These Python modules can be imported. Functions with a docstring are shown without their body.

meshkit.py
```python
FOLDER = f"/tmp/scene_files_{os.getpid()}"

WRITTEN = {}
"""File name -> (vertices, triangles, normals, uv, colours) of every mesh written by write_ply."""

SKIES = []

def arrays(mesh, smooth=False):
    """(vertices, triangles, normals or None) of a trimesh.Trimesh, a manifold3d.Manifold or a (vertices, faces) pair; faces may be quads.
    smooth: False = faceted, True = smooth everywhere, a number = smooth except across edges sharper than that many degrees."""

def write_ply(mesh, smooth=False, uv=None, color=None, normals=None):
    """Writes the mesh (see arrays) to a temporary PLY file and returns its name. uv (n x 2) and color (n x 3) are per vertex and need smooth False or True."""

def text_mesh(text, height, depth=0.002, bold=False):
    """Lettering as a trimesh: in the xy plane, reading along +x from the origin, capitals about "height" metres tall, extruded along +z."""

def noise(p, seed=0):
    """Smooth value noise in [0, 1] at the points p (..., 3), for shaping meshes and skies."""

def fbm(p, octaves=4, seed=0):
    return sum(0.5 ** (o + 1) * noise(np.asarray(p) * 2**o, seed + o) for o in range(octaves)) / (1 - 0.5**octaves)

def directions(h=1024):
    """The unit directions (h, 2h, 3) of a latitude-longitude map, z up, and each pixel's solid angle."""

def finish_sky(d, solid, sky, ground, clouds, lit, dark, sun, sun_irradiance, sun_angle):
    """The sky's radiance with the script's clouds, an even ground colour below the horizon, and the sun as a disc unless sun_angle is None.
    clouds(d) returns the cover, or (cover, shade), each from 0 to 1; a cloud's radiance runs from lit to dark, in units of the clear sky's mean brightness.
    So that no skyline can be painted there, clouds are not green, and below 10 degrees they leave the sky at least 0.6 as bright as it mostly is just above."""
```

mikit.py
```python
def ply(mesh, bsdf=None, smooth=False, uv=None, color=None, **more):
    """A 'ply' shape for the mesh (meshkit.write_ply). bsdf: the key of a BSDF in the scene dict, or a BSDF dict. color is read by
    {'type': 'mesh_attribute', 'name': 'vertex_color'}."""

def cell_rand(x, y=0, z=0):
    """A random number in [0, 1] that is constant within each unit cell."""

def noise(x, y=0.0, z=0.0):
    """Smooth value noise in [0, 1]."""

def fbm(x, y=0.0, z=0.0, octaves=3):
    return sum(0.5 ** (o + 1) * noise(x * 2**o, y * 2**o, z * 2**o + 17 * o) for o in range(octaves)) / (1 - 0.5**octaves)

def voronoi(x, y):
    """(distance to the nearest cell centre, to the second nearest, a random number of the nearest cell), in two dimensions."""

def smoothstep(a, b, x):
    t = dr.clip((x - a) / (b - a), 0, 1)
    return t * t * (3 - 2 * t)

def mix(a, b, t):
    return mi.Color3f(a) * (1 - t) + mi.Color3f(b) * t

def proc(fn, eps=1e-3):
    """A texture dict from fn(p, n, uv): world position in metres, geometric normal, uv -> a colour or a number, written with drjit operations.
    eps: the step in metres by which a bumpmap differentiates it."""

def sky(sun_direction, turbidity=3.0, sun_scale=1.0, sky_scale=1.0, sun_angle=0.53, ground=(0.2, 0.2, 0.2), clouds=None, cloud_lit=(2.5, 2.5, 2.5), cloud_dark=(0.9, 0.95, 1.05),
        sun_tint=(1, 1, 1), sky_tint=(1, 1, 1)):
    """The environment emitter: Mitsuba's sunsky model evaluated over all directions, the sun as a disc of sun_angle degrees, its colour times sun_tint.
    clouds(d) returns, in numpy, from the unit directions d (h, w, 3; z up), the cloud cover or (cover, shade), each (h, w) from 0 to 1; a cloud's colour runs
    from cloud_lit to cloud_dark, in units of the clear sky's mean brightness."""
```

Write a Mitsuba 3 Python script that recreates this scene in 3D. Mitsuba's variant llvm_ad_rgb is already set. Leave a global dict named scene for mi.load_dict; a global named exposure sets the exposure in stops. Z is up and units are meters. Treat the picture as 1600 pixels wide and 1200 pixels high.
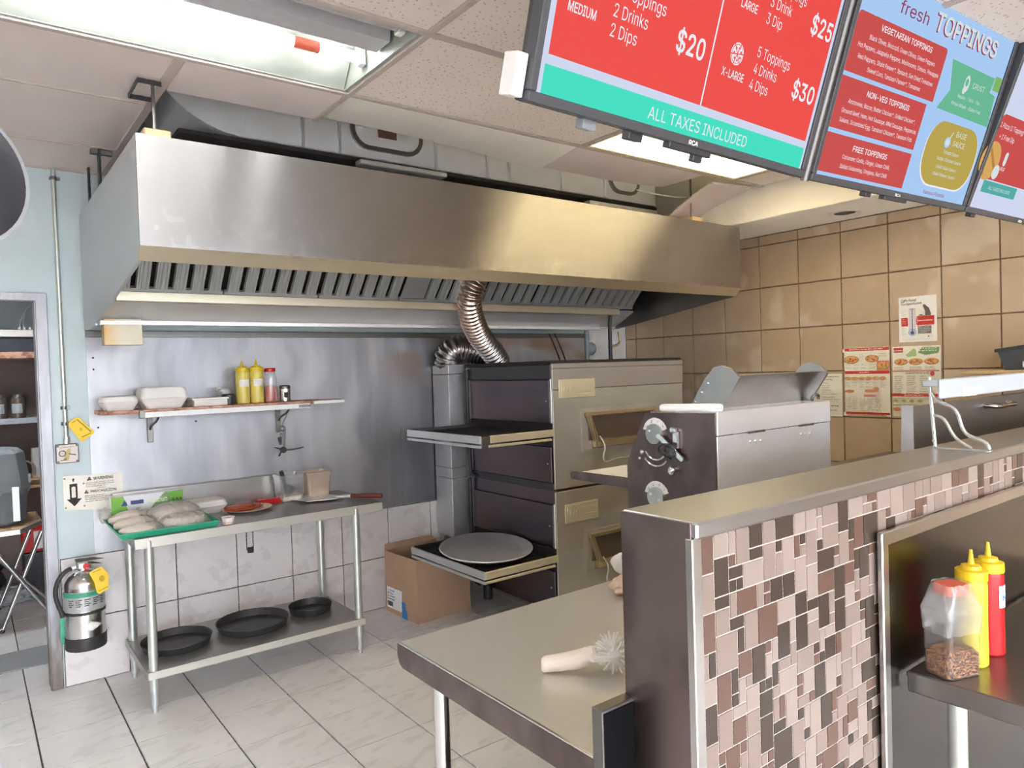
import math, random
import numpy as np
import trimesh
import shapely.geometry as sg
import drjit as dr
import mitsuba as mi
import mikit, meshkit
from mikit import proc, noise, fbm, voronoi, smoothstep, mix, cell_rand

random.seed(7)
rng = np.random.default_rng(7)
scene, labels = {'type': 'scene'}, {}

# ------------------------------------------------------------------ camera, sky, exposure
exposure = 1.33
CAM_H = 1.535
YAW, PITCH, ROLL = math.radians(37.4146), math.radians(-1.214), math.radians(-1.8238)
_f = np.array([math.sin(YAW) * math.cos(PITCH), math.cos(YAW) * math.cos(PITCH), math.sin(PITCH)])
_r0 = np.array([math.cos(YAW), -math.sin(YAW), 0.0])
_u0 = np.cross(_r0, _f)
_r = _r0 * math.cos(ROLL) + _u0 * math.sin(ROLL)
_u = np.cross(_r, _f)
_m = np.eye(4)
_m[:3, 0], _m[:3, 1], _m[:3, 2], _m[:3, 3] = -_r, _u, _f, (0, 0, CAM_H)
scene['camera'] = {'type': 'perspective', 'fov': 71.0817, 'fov_axis': 'x', 'near_clip': 0.05, 'far_clip': 200.0,
                   'to_world': mi.ScalarTransform4f(_m.tolist())}
scene['sky'] = mikit.sky((0.25, 0.75, 0.75), turbidity=4.0, sun_scale=0.6, sky_scale=22.0, ground=(0.42, 0.42, 0.43),
                         clouds=lambda d: np.full(d.shape[:2], 0.8), cloud_lit=(1.9, 1.95, 2.05), cloud_dark=(1.2, 1.25, 1.3))
TUBE_RADIANCE = (18.5, 18.5, 18.3)
DINING_RADIANCE = (5.0, 5.0, 4.9)
PANEL_RADIANCE = (2.9, 2.3, 1.22)
SCREEN_GAIN = 0.36

# ------------------------------------------------------------------ materials
def rgb(c): return {'type': 'rgb', 'value': [float(x) for x in c]}
def two(b): return {'type': 'twosided', 'bsdf': b}
def mat(name, b): scene[name] = b; return name
def diffuse(name, c): return mat(name, two({'type': 'diffuse', 'reflectance': rgb(c) if not isinstance(c, dict) else c}))
def prin(name, c, rough=0.5, metal=0.0, spec=0.5, **k):
    return mat(name, two({'type': 'principled', 'base_color': c if isinstance(c, dict) else rgb(c), 'roughness': rough,
                          'metallic': metal, 'specular': spec, **k}))

def f_steel(p, n, uv):
    a = fbm(p.x * 3.0 + 5, p.y * 3.0, p.z * 3.0)
    b = fbm(p.x * 40.0, p.y * 40.0, p.z * 6.0, 2)
    return mix((0.50, 0.49, 0.475), (0.66, 0.65, 0.635), dr.clip(0.65 * a + 0.35 * b, 0, 1))
def f_hood(p, n, uv):
    a = fbm(p.x * 2.0, p.z * 2.4, p.y, 3)
    spots = smoothstep(0.72, 0.8, noise(p.x * 38.0, p.z * 30.0, 3.0)) * smoothstep(1.98, 2.02, p.z) * (1 - smoothstep(2.05, 2.2, p.z))
    c = mix((0.53, 0.51, 0.49), (0.605, 0.595, 0.585), a)
    return mix(c, (0.74, 0.73, 0.71), spots * 0.5)
def f_wallsteel(p, n, uv):   # heat stains and smears of the sheet behind the oven
    w = fbm(p.z * 2.5, p.x * 1.2, 5.0, 2)
    a = smoothstep(0.34, 0.66, fbm(p.x * 4.5 + 1.6 * w, p.z * 1.1, 3.0, 3))
    b = fbm(p.x * 22.0 + 2.0 * w, p.z * 2.2, 9.0, 3)
    c = mix((0.33, 0.34, 0.37), (0.56, 0.555, 0.575), dr.clip(a * 0.6 + b * 0.5, 0, 1))
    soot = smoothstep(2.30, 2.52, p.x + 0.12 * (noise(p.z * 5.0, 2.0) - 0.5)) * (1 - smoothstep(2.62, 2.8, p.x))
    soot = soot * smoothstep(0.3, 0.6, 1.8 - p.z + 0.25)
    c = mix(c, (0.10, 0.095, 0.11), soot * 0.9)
    brown = smoothstep(0.35, 0.75, fbm(p.x * 3.0, p.z * 5.0, 7.0, 3)) * smoothstep(1.9, 2.5, p.x) * smoothstep(1.35, 1.7, p.z)
    return mix(c, (0.36, 0.22, 0.14), brown * 0.8)
def f_wallsteel_rough(p, n, uv):
    return 0.38 + 0.20 * fbm(p.x * 4.0, p.z * 1.3, 4.0, 3)
def f_ovenside(p, n, uv):
    a = fbm(p.y * 3.0, p.z * 4.0, 2.0, 3)
    blue = smoothstep(0.25, 0.6, fbm(p.y * 2.2 + 4, p.z * 3.2, 1.0, 2))
    c = mix((0.115, 0.085, 0.09), (0.19, 0.145, 0.145), a)
    return mix(c, (0.09, 0.09, 0.12), blue * 0.55)
def f_ovenfront(p, n, uv):
    a = fbm(p.x * 5.0, p.z * 5.0, 1.0, 3)
    stain = smoothstep(0.5, 0.75, fbm(p.x * 3.0 + 3, p.z * 3.6, 8.0, 3))
    c = mix((0.40, 0.385, 0.345), (0.48, 0.465, 0.42), a)
    return mix(c, (0.38, 0.30, 0.20), stain * 0.5)
def f_ceil(p, n, uv):
    d1, d2, w = voronoi(p.x * 42.0, p.y * 42.0)
    dot = (1 - smoothstep(0.10, 0.2, d1)) * smoothstep(0.35, 0.4, w)
    a = fbm(p.x * 2.0, p.y * 2.0, 1.0, 3)
    return mix(mix((0.76, 0.675, 0.61), (0.84, 0.765, 0.69), a), (0.40, 0.33, 0.28), dot * 0.7)
def f_ceilplain(p, n, uv):
    a = fbm(p.x * 2.5, p.y * 2.5, 4.0, 3)
    return mix((0.66, 0.57, 0.54), (0.79, 0.70, 0.66), a)
def f_floor(p, n, uv):
    i, j = dr.floor((p.x - 0.195) / 0.3305), dr.floor((p.y - 0.409) / 0.3305)
    r = cell_rand(i, j, 3)
    v = fbm(p.x * 9.0 + 13 * r + p.y * 3, p.y * 26.0 - p.x * 8, 2.0, 4)
    vein = smoothstep(0.60, 0.72, v)
    c = mix((0.83, 0.83, 0.83), (0.87, 0.87, 0.87), r)
    c = mix(c, (0.60, 0.60, 0.59), vein * 0.30)
    dirt = smoothstep(0.55, 0.8, fbm(p.x * 1.7, p.y * 1.7, 5.0, 3))
    return mix(c, (0.66, 0.63, 0.58), dirt * 0.30)
def f_lowtile(p, n, uv):
    v = fbm(p.x * 12.0 + p.z * 7, p.z * 15.0 - p.x * 6, 4.0, 4)
    vein = smoothstep(0.57, 0.68, v)
    return mix((0.72, 0.68, 0.68), (0.50, 0.45, 0.45), vein * 0.32)
def f_tan(p, n, uv):
    i, j = dr.floor((p.y - 0.293) / 0.2945), dr.floor((p.z - 0.866) / 0.2945)
    r = cell_rand(i, j, 5)
    a = fbm(p.y * 7.0 + 11 * r, p.z * 7.0, 3.0, 4)
    c = mix((0.43, 0.305, 0.19), (0.54, 0.405, 0.27), dr.clip(0.75 * a + 0.3 * r, 0, 1))
    return mix(c, (0.68, 0.57, 0.45), smoothstep(0.58, 0.75, fbm(p.y * 5.0, p.z * 4.0 + 9 * r, 6.0, 3)) * 0.5)
def f_wood(p, n, uv):
    a = fbm(p.x * 4.0, p.y * 60.0, p.z * 60.0, 3)
    return mix((0.42, 0.27, 0.14), (0.62, 0.44, 0.26), a)
def f_redplank(p, n, uv):
    a = fbm(p.x * 30.0, p.y * 30.0, p.z * 30.0, 3)
    return mix((0.28, 0.12, 0.08), (0.62, 0.36, 0.26), smoothstep(0.3, 0.7, a))
def f_card(p, n, uv):
    a = fbm(p.x * 9.0, p.y * 9.0, p.z * 9.0, 3)
    return mix((0.40, 0.255, 0.165), (0.47, 0.31, 0.205), a)
def f_pony(p, n, uv):
    a = fbm(p.y * 9.0, p.z * 6.0, p.x * 5.0, 4)
    return mix((0.135, 0.102, 0.102), (0.245, 0.192, 0.188), smoothstep(0.3, 0.7, a))
def f_mint(p, n, uv):
    a = fbm(p.x * 3.0, p.y * 3.0, p.z * 3.0, 3)
    return mix((0.47, 0.565, 0.585), (0.55, 0.64, 0.66), a)
def f_pepper(p, n, uv):
    r = noise(p.x * 330.0, p.y * 330.0, p.z * 330.0)
    return mix((0.035, 0.008, 0.004), (0.40, 0.17, 0.05), smoothstep(0.35, 0.75, r))
def f_flex(p, n, uv):
    t = smoothstep(1.62, 1.78, p.z)
    return mix((0.62, 0.60, 0.60), (0.58, 0.44, 0.38), t)
def f_grease(p, n, uv):
    t = smoothstep(0.50, 0.66, p.x + 0.25 * (1.83 - p.z) + 0.05 * (noise(p.x * 25.0, p.z * 25.0) - 0.5))
    return mix((0.45, 0.25, 0.05), (0.45, 0.40, 0.30), t)
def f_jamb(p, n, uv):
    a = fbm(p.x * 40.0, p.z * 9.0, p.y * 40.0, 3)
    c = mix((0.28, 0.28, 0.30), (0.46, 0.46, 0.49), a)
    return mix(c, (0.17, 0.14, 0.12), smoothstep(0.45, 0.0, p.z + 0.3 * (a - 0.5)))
def f_slate(p, n, uv):
    a = fbm(p.x * 20.0, p.y * 20.0, p.z * 20.0, 3)
    return mix((0.035, 0.037, 0.047), (0.055, 0.058, 0.07), a)

prin('steel', proc(f_steel), 0.30, 1.0)
mat('steel_brushed', two({'type': 'roughconductor', 'material': 'none', 'distribution': 'ggx', 'alpha_u': 0.055, 'alpha_v': 0.62,
                          'specular_reflectance': proc(f_hood)}))
prin('steel_wall', proc(f_wallsteel), proc(f_wallsteel_rough), 0.9)
prin('steel_dark', (0.22, 0.215, 0.205), 0.42, 1.0)
prin('steel_table', (0.62, 0.605, 0.55), 0.36, 0.45)
prin('steel_pony', proc(f_pony), 0.38, 1.0)
prin('oven_side', proc(f_ovenside), 0.38, 1.0)
prin('oven_front', proc(f_ovenfront), 0.42, 0.55)
prin('galvanized', (0.60, 0.615, 0.63), 0.45, 0.75)
prin('duct_metal', (0.74, 0.745, 0.74), 0.5, 0.3)
prin('liner_metal', (0.66, 0.65, 0.62), 0.4, 0.5)
prin('oven_cap', (0.40, 0.375, 0.34), 0.4, 0.6)
prin('baffle_metal', (0.50, 0.52, 0.525), 0.42, 0.7)
prin('aluminium', (0.86, 0.87, 0.89), 0.32, 0.7)
prin('chrome', (0.82, 0.82, 0.83), 0.12, 1.0)
prin('leg_metal', (0.66, 0.69, 0.66), 0.38, 0.85)
prin('brass_trim', (0.66, 0.555, 0.37), 0.36, 0.9)
prin('lip_metal', (0.66, 0.595, 0.455), 0.36, 0.9)
prin('grease_stained', proc(f_grease), 0.4, 0.5)
prin('cap_steel', (0.50, 0.52, 0.535), 0.33, 1.0)
prin('sheet_steel', (0.11, 0.108, 0.105), 0.22, 1.0)
prin('side_top', (0.25, 0.245, 0.235), 0.28, 0.95)
prin('fridge_steel', (0.30, 0.305, 0.31), 0.36, 0.95)
prin('shelf_steel', (0.31, 0.31, 0.30), 0.36, 0.7)
prin('cream_metal', (0.72, 0.66, 0.48), 0.4, 0.6)
prin('flex_foil', proc(f_flex), 0.24, 1.0)
prin('black_metal', (0.028, 0.027, 0.030), 0.42)
prin('soot', (0.035, 0.03, 0.03), 0.75, 0.0, 0.2)
diffuse('pit_black', (0.008, 0.008, 0.009))
prin('black_plastic', (0.035, 0.037, 0.042), 0.35)
prin('screen_frame', (0.055, 0.058, 0.065), 0.4)
prin('slate_paint', proc(f_slate), 0.6, 0.0, 0.3)
prin('pale_trim', (0.35, 0.37, 0.40), 0.4)
prin('white_paint', (0.80, 0.80, 0.79), 0.4)
prin('board_paint', (0.40, 0.44, 0.47), 0.4)
prin('reflector_white', (0.26, 0.28, 0.25), 0.45)
prin('ballast_grey', (0.46, 0.45, 0.47), 0.5)
prin('cream_paint', (0.86, 0.83, 0.75), 0.6)
prin('mint_paint', proc(f_mint), 0.45)
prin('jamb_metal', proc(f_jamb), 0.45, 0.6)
prin('floor_tile', proc(f_floor), 0.26)
prin('low_tile', proc(f_lowtile), 0.3)
prin('tan_tile', proc(f_tan), 0.34)
diffuse('grout_dark', (0.10, 0.09, 0.08))
diffuse('grout_brown', (0.20, 0.135, 0.085))
diffuse('grout_white', (0.46, 0.415, 0.375))
diffuse('ceiling_tile_mat', proc(f_ceil))
diffuse('ceiling_plain_mat', proc(f_ceilplain))
prin('grid_paint', (0.46, 0.40, 0.36), 0.6, 0.0, 0.2)
diffuse('void_dark', (0.16, 0.16, 0.17))
prin('mosaic_light', (0.220, 0.168, 0.144), 0.35, 0.0, 0.3)
prin('mosaic_cream', (0.27, 0.215, 0.187), 0.35, 0.0, 0.3)
prin('mosaic_dark', (0.052, 0.037, 0.029), 0.3, 0.0, 0.35)
prin('mosaic_rose', (0.115, 0.066, 0.050), 0.3, 0.0, 0.35)
prin('cardboard', proc(f_card), 0.8)
prin('wood', proc(f_wood), 0.5)
prin('dark_wood', (0.16, 0.045, 0.03), 0.4)
prin('red_plank', proc(f_redplank), 0.6)
prin('yellow_plastic', (0.68, 0.48, 0.012), 0.35)
prin('yellow_body', (0.66, 0.53, 0.04), 0.35)
prin('mustard_body', (0.70, 0.57, 0.11), 0.3)
prin('red_plastic', (0.52, 0.012, 0.014), 0.35)
prin('orange_lid', (0.58, 0.12, 0.07), 0.4)
prin('green_plastic', (0.03, 0.33, 0.19), 0.35)
prin('dough', (0.80, 0.72, 0.63), 0.55)
prin('foam', (0.78, 0.755, 0.72), 0.6)
prin('white_plastic', (0.84, 0.825, 0.81), 0.35)
prin('paper', (0.83, 0.80, 0.72), 0.7)
prin('yellow_tag', (0.85, 0.58, 0.04), 0.6)
prin('pepper_flakes', proc(f_pepper), 0.7)
prin('chili_sauce', (0.36, 0.075, 0.02), 0.45)
prin('pita', (0.70, 0.52, 0.42), 0.6)
prin('rubber_hose', (0.03, 0.027, 0.027), 0.5)
prin('grey_plastic', (0.22, 0.24, 0.26), 0.5)
prin('grey_vinyl', (0.33, 0.36, 0.37), 0.4)
prin('brown_wall', (0.17, 0.125, 0.115), 0.7)
prin('dark_grey_wall', (0.13, 0.14, 0.15), 0.7)
prin('threshold_grey', (0.24, 0.25, 0.26), 0.5)
prin('concrete_wall', (0.62, 0.60, 0.57), 0.7)
mat('print', two({'type': 'diffuse', 'reflectance': {'type': 'mesh_attribute', 'name': 'vertex_color'}}))
mat('clear_film', {'type': 'blendbsdf', 'weight': 0.93, 'a': two({'type': 'roughplastic', 'diffuse_reflectance': rgb((0.62, 0.60, 0.58)), 'alpha': 0.12}),
                   'b': {'type': 'thindielectric', 'int_ior': 1.35}})
mat('frosted_tub', {'type': 'blendbsdf', 'weight': 0.82, 'a': two({'type': 'roughplastic', 'diffuse_reflectance': rgb((0.62, 0.62, 0.62)), 'alpha': 0.15}),
                    'b': {'type': 'thindielectric', 'int_ior': 1.4}})
mat('orange_tub', {'type': 'blendbsdf', 'weight': 0.45, 'a': two({'type': 'roughplastic', 'diffuse_reflectance': rgb((0.62, 0.47, 0.37)), 'alpha': 0.15}),
                   'b': {'type': 'thindielectric', 'int_ior': 1.4}})
prin('steel_chrome', (0.70, 0.69, 0.68), 0.2, 1.0)
prin('label_grey', (0.45, 0.46, 0.47), 0.4, 0.3)
prin('green_stripe', (0.05, 0.32, 0.20), 0.4)
mat('oven_glass', two({'type': 'roughplastic', 'diffuse_reflectance': rgb((0.10, 0.075, 0.06)), 'alpha': 0.08}))

# ------------------------------------------------------------------ mesh helpers
def mesh(v, f): return trimesh.Trimesh(np.asarray(v, float), np.asarray(f), process=False)
def cat(*ms): return trimesh.util.concatenate([m for m in ms if m is not None])
def sharp(x0, x1, y0, y1, z0, z1):
    m = trimesh.creation.box((x1 - x0, y1 - y0, z1 - z0)); m.apply_translation(((x0 + x1) / 2, (y0 + y1) / 2, (z0 + z1) / 2)); return m
def box(x0, x1, y0, y1, z0, z1, b=0.003):
    """A box with chamfered edges."""
    b = min(b, 0.45 * min(x1 - x0, y1 - y0, z1 - z0))
    if b <= 0: return sharp(x0, x1, y0, y1, z0, z1)
    pts = []
    for X, sx in ((x0, 1), (x1, -1)):
        for Y, sy in ((y0, 1), (y1, -1)):
            for Z, sz in ((z0, 1), (z1, -1)):
                pts += [(X + sx * b, Y + sy * b, Z), (X + sx * b, Y, Z + sz * b), (X, Y + sy * b, Z + sz * b)]
    return trimesh.convex.convex_hull(np.array(pts))
def hull(pts): return trimesh.convex.convex_hull(np.asarray(pts, float))
def tile(axis, a0, a1, b0, b1, c0, c1, bev=0.002):
    """A tile with a bevelled face (12 triangles): axis 'z' face up (a=x, b=y), 'y' face to -y (a=x, b=z), 'x' face to -x (a=y, b=z); from c0 (back) to c1 (face)."""
    v = [(a0, b0, c0), (a1, b0, c0), (a1, b1, c0), (a0, b1, c0), (a0 + bev, b0 + bev, c1), (a1 - bev, b0 + bev, c1), (a1 - bev, b1 - bev, c1), (a0 + bev, b1 - bev, c1)]
    f = [(4, 5, 6), (4, 6, 7), (0, 1, 5), (0, 5, 4), (1, 2, 6), (1, 6, 5), (2, 3, 7), (2, 7, 6), (3, 0, 4), (3, 4, 7)]
    v = np.array(v, float)
    if axis == 'y': v = v[:, [0, 2, 1]]
    if axis == 'x': v = v[:, [2, 0, 1]]
    m = mesh(v, f)
    n = m.face_normals[0]
    want = {'z': (0, 0, 1), 'y': (0, -1, 0), 'x': (-1, 0, 0)}[axis]
    if np.dot(n, want) < 0: m.invert()
    return m
def tube(pts, r, n=10, cap=True):
    """A round tube along points; r a number or one per point."""
    p = np.asarray(pts, float); k = len(p); r = np.broadcast_to(r, (k,)).astype(float)
    t = np.gradient(p, axis=0) if k > 2 else np.repeat([p[1] - p[0]], 2, 0)
    t = t / (np.linalg.norm(t, axis=1, keepdims=True) + 1e-12)
    a = np.cross(t[0], (0, 0, 1.0) if abs(t[0][2]) < 0.9 else (1.0, 0, 0)); a /= np.linalg.norm(a)
    ang = np.arange(n) * 2 * np.pi / n; V = []
    for i in range(k):
        a = a - t[i] * (a @ t[i]); a /= np.linalg.norm(a); b = np.cross(t[i], a)
        V.append(p[i] + r[i] * (np.cos(ang)[:, None] * a + np.sin(ang)[:, None] * b))
    V = np.vstack(V); F = []
    for i in range(k - 1):
        for j in range(n):
            a0, a1, b0, b1 = i * n + j, i * n + (j + 1) % n, (i + 1) * n + j, (i + 1) * n + (j + 1) % n
            F += [(a0, a1, b1), (a0, b1, b0)]
    if cap:
        V = np.vstack([V, p[0], p[-1]])
        for j in range(n): F += [(k * n, (j + 1) % n, j), (k * n + 1, (k - 1) * n + j, (k - 1) * n + (j + 1) % n)]
    return mesh(V, F)
def spline(pts, n=24):
    from scipy.interpolate import CubicSpline
    p = np.asarray(pts, float); s = np.r_[0, np.cumsum(np.linalg.norm(np.diff(p, axis=0), axis=1))]
    return CubicSpline(s, p)(np.linspace(0, s[-1], n))
def cyl(p0, p1, r, n=16, r2=None): return tube([p0, p1], [r, r if r2 is None else r2], n)
def lathe(profile, n=28, c=(0, 0, 0)):
    """A solid of revolution about z; profile [(r, z), ...] from the axis or rim outward; open ends are left open."""
    P = np.asarray(profile, float); k = len(P); ang = np.arange(n) * 2 * np.pi / n
    V = np.array([(r * math.cos(a), r * math.sin(a), z) for r, z in P for a in ang]) + np.asarray(c, float); F = []
    for i in range(k - 1):
        for j in range(n):
            a0, a1, b0, b1 = i * n + j, i * n + (j + 1) % n, (i + 1) * n + j, (i + 1) * n + (j + 1) % n
            if P[i, 0] > 1e-9: F.append((a0, a1, b1))
            if P[i + 1, 0] > 1e-9: F.append((a0, b1, b0))
    return mesh(V, F)
def prism(poly, axis, a, b):
    """A polygon extruded from a to b along axis: 'x' polygon in (y, z), 'y' in (x, z), 'z' in (x, y)."""
    P = poly if hasattr(poly, 'exterior') else sg.Polygon(poly)
    m = trimesh.creation.extrude_polygon(P, b - a, engine='earcut'); v = np.array(m.vertices); v[:, 2] += a
    if axis == 'x': v = v[:, [2, 0, 1]]
    if axis == 'y': v = v[:, [0, 2, 1]]
    m = mesh(v, m.faces)
    if m.volume < 0: m.invert()
    return m
def move(m, t=(0, 0, 0), rz=0.0, ry=0.0, rx=0.0, s=1.0):
    m = m.copy()
    if s != 1.0: m.apply_scale(s)
    for ang, ax in ((rx, (1, 0, 0)), (ry, (0, 1, 0)), (rz, (0, 0, 1))):
        if ang: m.apply_transform(trimesh.transformations.rotation_matrix(math.radians(ang), ax))
    m.apply_translation(t); return m
def ellipsoid(c, r, sub=3, rz=0.0, bump=0.0, seed=0):
    m = trimesh.creation.icosphere(sub); v = np.array(m.vertices)
    if bump: v *= (1 + bump * (meshkit.fbm(v * 1.6 + seed, 3, seed) - 0.5))[:, None]
    return move(mesh(v * np.asarray(r, float), m.faces), c, rz)
def orient(m, n, c):
    m = m.copy(); m.apply_transform(trimesh.geometry.align_vectors([0, 0, 1], n)); m.apply_translation(c); return m
def quad(O, U, V, u0, u1, v0, v1, d, N):
    O, U, V, N = (np.asarray(x, float) for x in (O, U, V, N))
    c = [O + U * u + V * v + N * d for u, v in ((u0, v0), (u1, v0), (u1, v1), (u0, v1))]
    return mesh(c, [(0, 1, 2), (0, 2, 3)])
def plane_text(s, O, U, V, u, v, h, w=None, d=0.001, depth=0.0006, bold=False):
    """Lettering on the plane O + u U + v V: baseline start (u, v), capitals h tall, squeezed to width w."""
    m = meshkit.text_mesh(s, h, depth, bold)
    x = np.array(m.vertices)
    if w: x[:, 0] *= w / max(x[:, 0].max(), 1e-6)
    U, V = np.asarray(U, float), np.asarray(V, float); N = np.cross(U, V)
    return mesh(np.asarray(O, float) + np.outer(x[:, 0] + u, U) + np.outer(x[:, 1] + v, V) + np.outer(x[:, 2] + d, N), m.faces)
def plane_poly(pts, O, U, V, d=0.001, depth=0.0005):
    P = pts if hasattr(pts, 'exterior') else sg.Polygon(pts)
    m = trimesh.creation.extrude_polygon(P, depth, engine='earcut'); x = np.array(m.vertices)
    U, V = np.asarray(U, float), np.asarray(V, float); N = np.cross(U, V)
    return mesh(np.asarray(O, float) + np.outer(x[:, 0], U) + np.outer(x[:, 1], V) + np.outer(x[:, 2] + d, N), m.faces)
def rrect(u0, v0, u1, v1, r): return sg.box(u0 + r, v0 + r, u1 - r, v1 - r).buffer(r, 6)
def disc(u, v, r, r2=None):
    c = sg.Point(0, 0).buffer(1, 8)
    from shapely import affinity
    return affinity.translate(affinity.scale(c, r, r2 or r), u, v)

class Print:
    """Flat print on a sheet: coloured pieces laid one over another in the order they are added, as one mesh with vertex colours."""
    def __init__(s, O, U, V): s.O, s.U, s.V, s.k, s.m, s.c = O, U, V, 0, [], []
    def _add(s, m, col): s.m.append(m); s.c.append(np.tile(col, (len(m.vertices), 1)))
    def poly(s, pts, col): s.k += 1; s._add(plane_poly(pts, s.O, s.U, s.V, 0.0002 + s.k * 0.00012, 0.0001), col)
    def rect(s, u0, v0, u1, v1, col): s.poly([(u0, v0), (u1, v0), (u1, v1), (u0, v1)], col)
    def text(s, t, u, v, h, col, w=None, bold=False): s.k += 1; s._add(plane_text(t, s.O, s.U, s.V, u, v, h, w, 0.0002 + s.k * 0.00012, 0.0001, bold), col)
    def lines(s, u0, u1, v, n, dv, h, col, seed=0):
        r = random.Random(seed)
        for i in range(n):
            u = u0
            e = u1 - (u1 - u0) * 0.35 * r.random()
            while u < e:
                w = (u1 - u0) * (0.05 + 0.12 * r.random()); s.rect(u, v - i * dv, min(u + w, e), v - i * dv + h, col); u += w + h * 0.7
    def shape(s):
        m = cat(*s.m); return mikit.ply(m, 'print', False, color=np.vstack(s.c))

# ------------------------------------------------------------------ entries
COUNT = {}
def fresh(key):
    n = COUNT.get(key, 0); COUNT[key] = n + 1
    return key if n == 0 else f'{key}_{n:03d}'
def thing(name, label, category, group=None):
    k = fresh(name); labels[k] = {'label': label, 'category': category}
    if group: labels[k]['group'] = group
    return k
def part(parent, name, m, bsdf, smooth=False, label=None, kind=None, **more):
    k = fresh(f'{parent}__{name}')
    scene[k] = mikit.ply(m, bsdf, smooth, **more)
    if label or kind:
        labels[k] = {}
        if label: labels[k]['label'] = label
        if kind: labels[k]['kind'] = kind
    return k
def ply_part(parent, name, shape, label=None):
    k = fresh(f'{parent}__{name}'); scene[k] = shape
    if label: labels[k] = {'label': label}
    return k
def solo(name, m, bsdf, label, category, group=None, smooth=False):
    k = thing(name, label, category, group); scene[k] = mikit.ply(m, bsdf, smooth); return k
def struct(name, m, bsdf, label=None, smooth=False):
    scene[name] = mikit.ply(m, bsdf, smooth); labels[name] = {'kind': 'structure'}
    if label: labels[name]['label'] = label
    return name

X, Y, Z = np.eye(3)
YB, XR, XL, YF, ZC = 4.25, 4.48, -2.4, -6.0, 2.61     # wall planes and the ceiling
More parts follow.
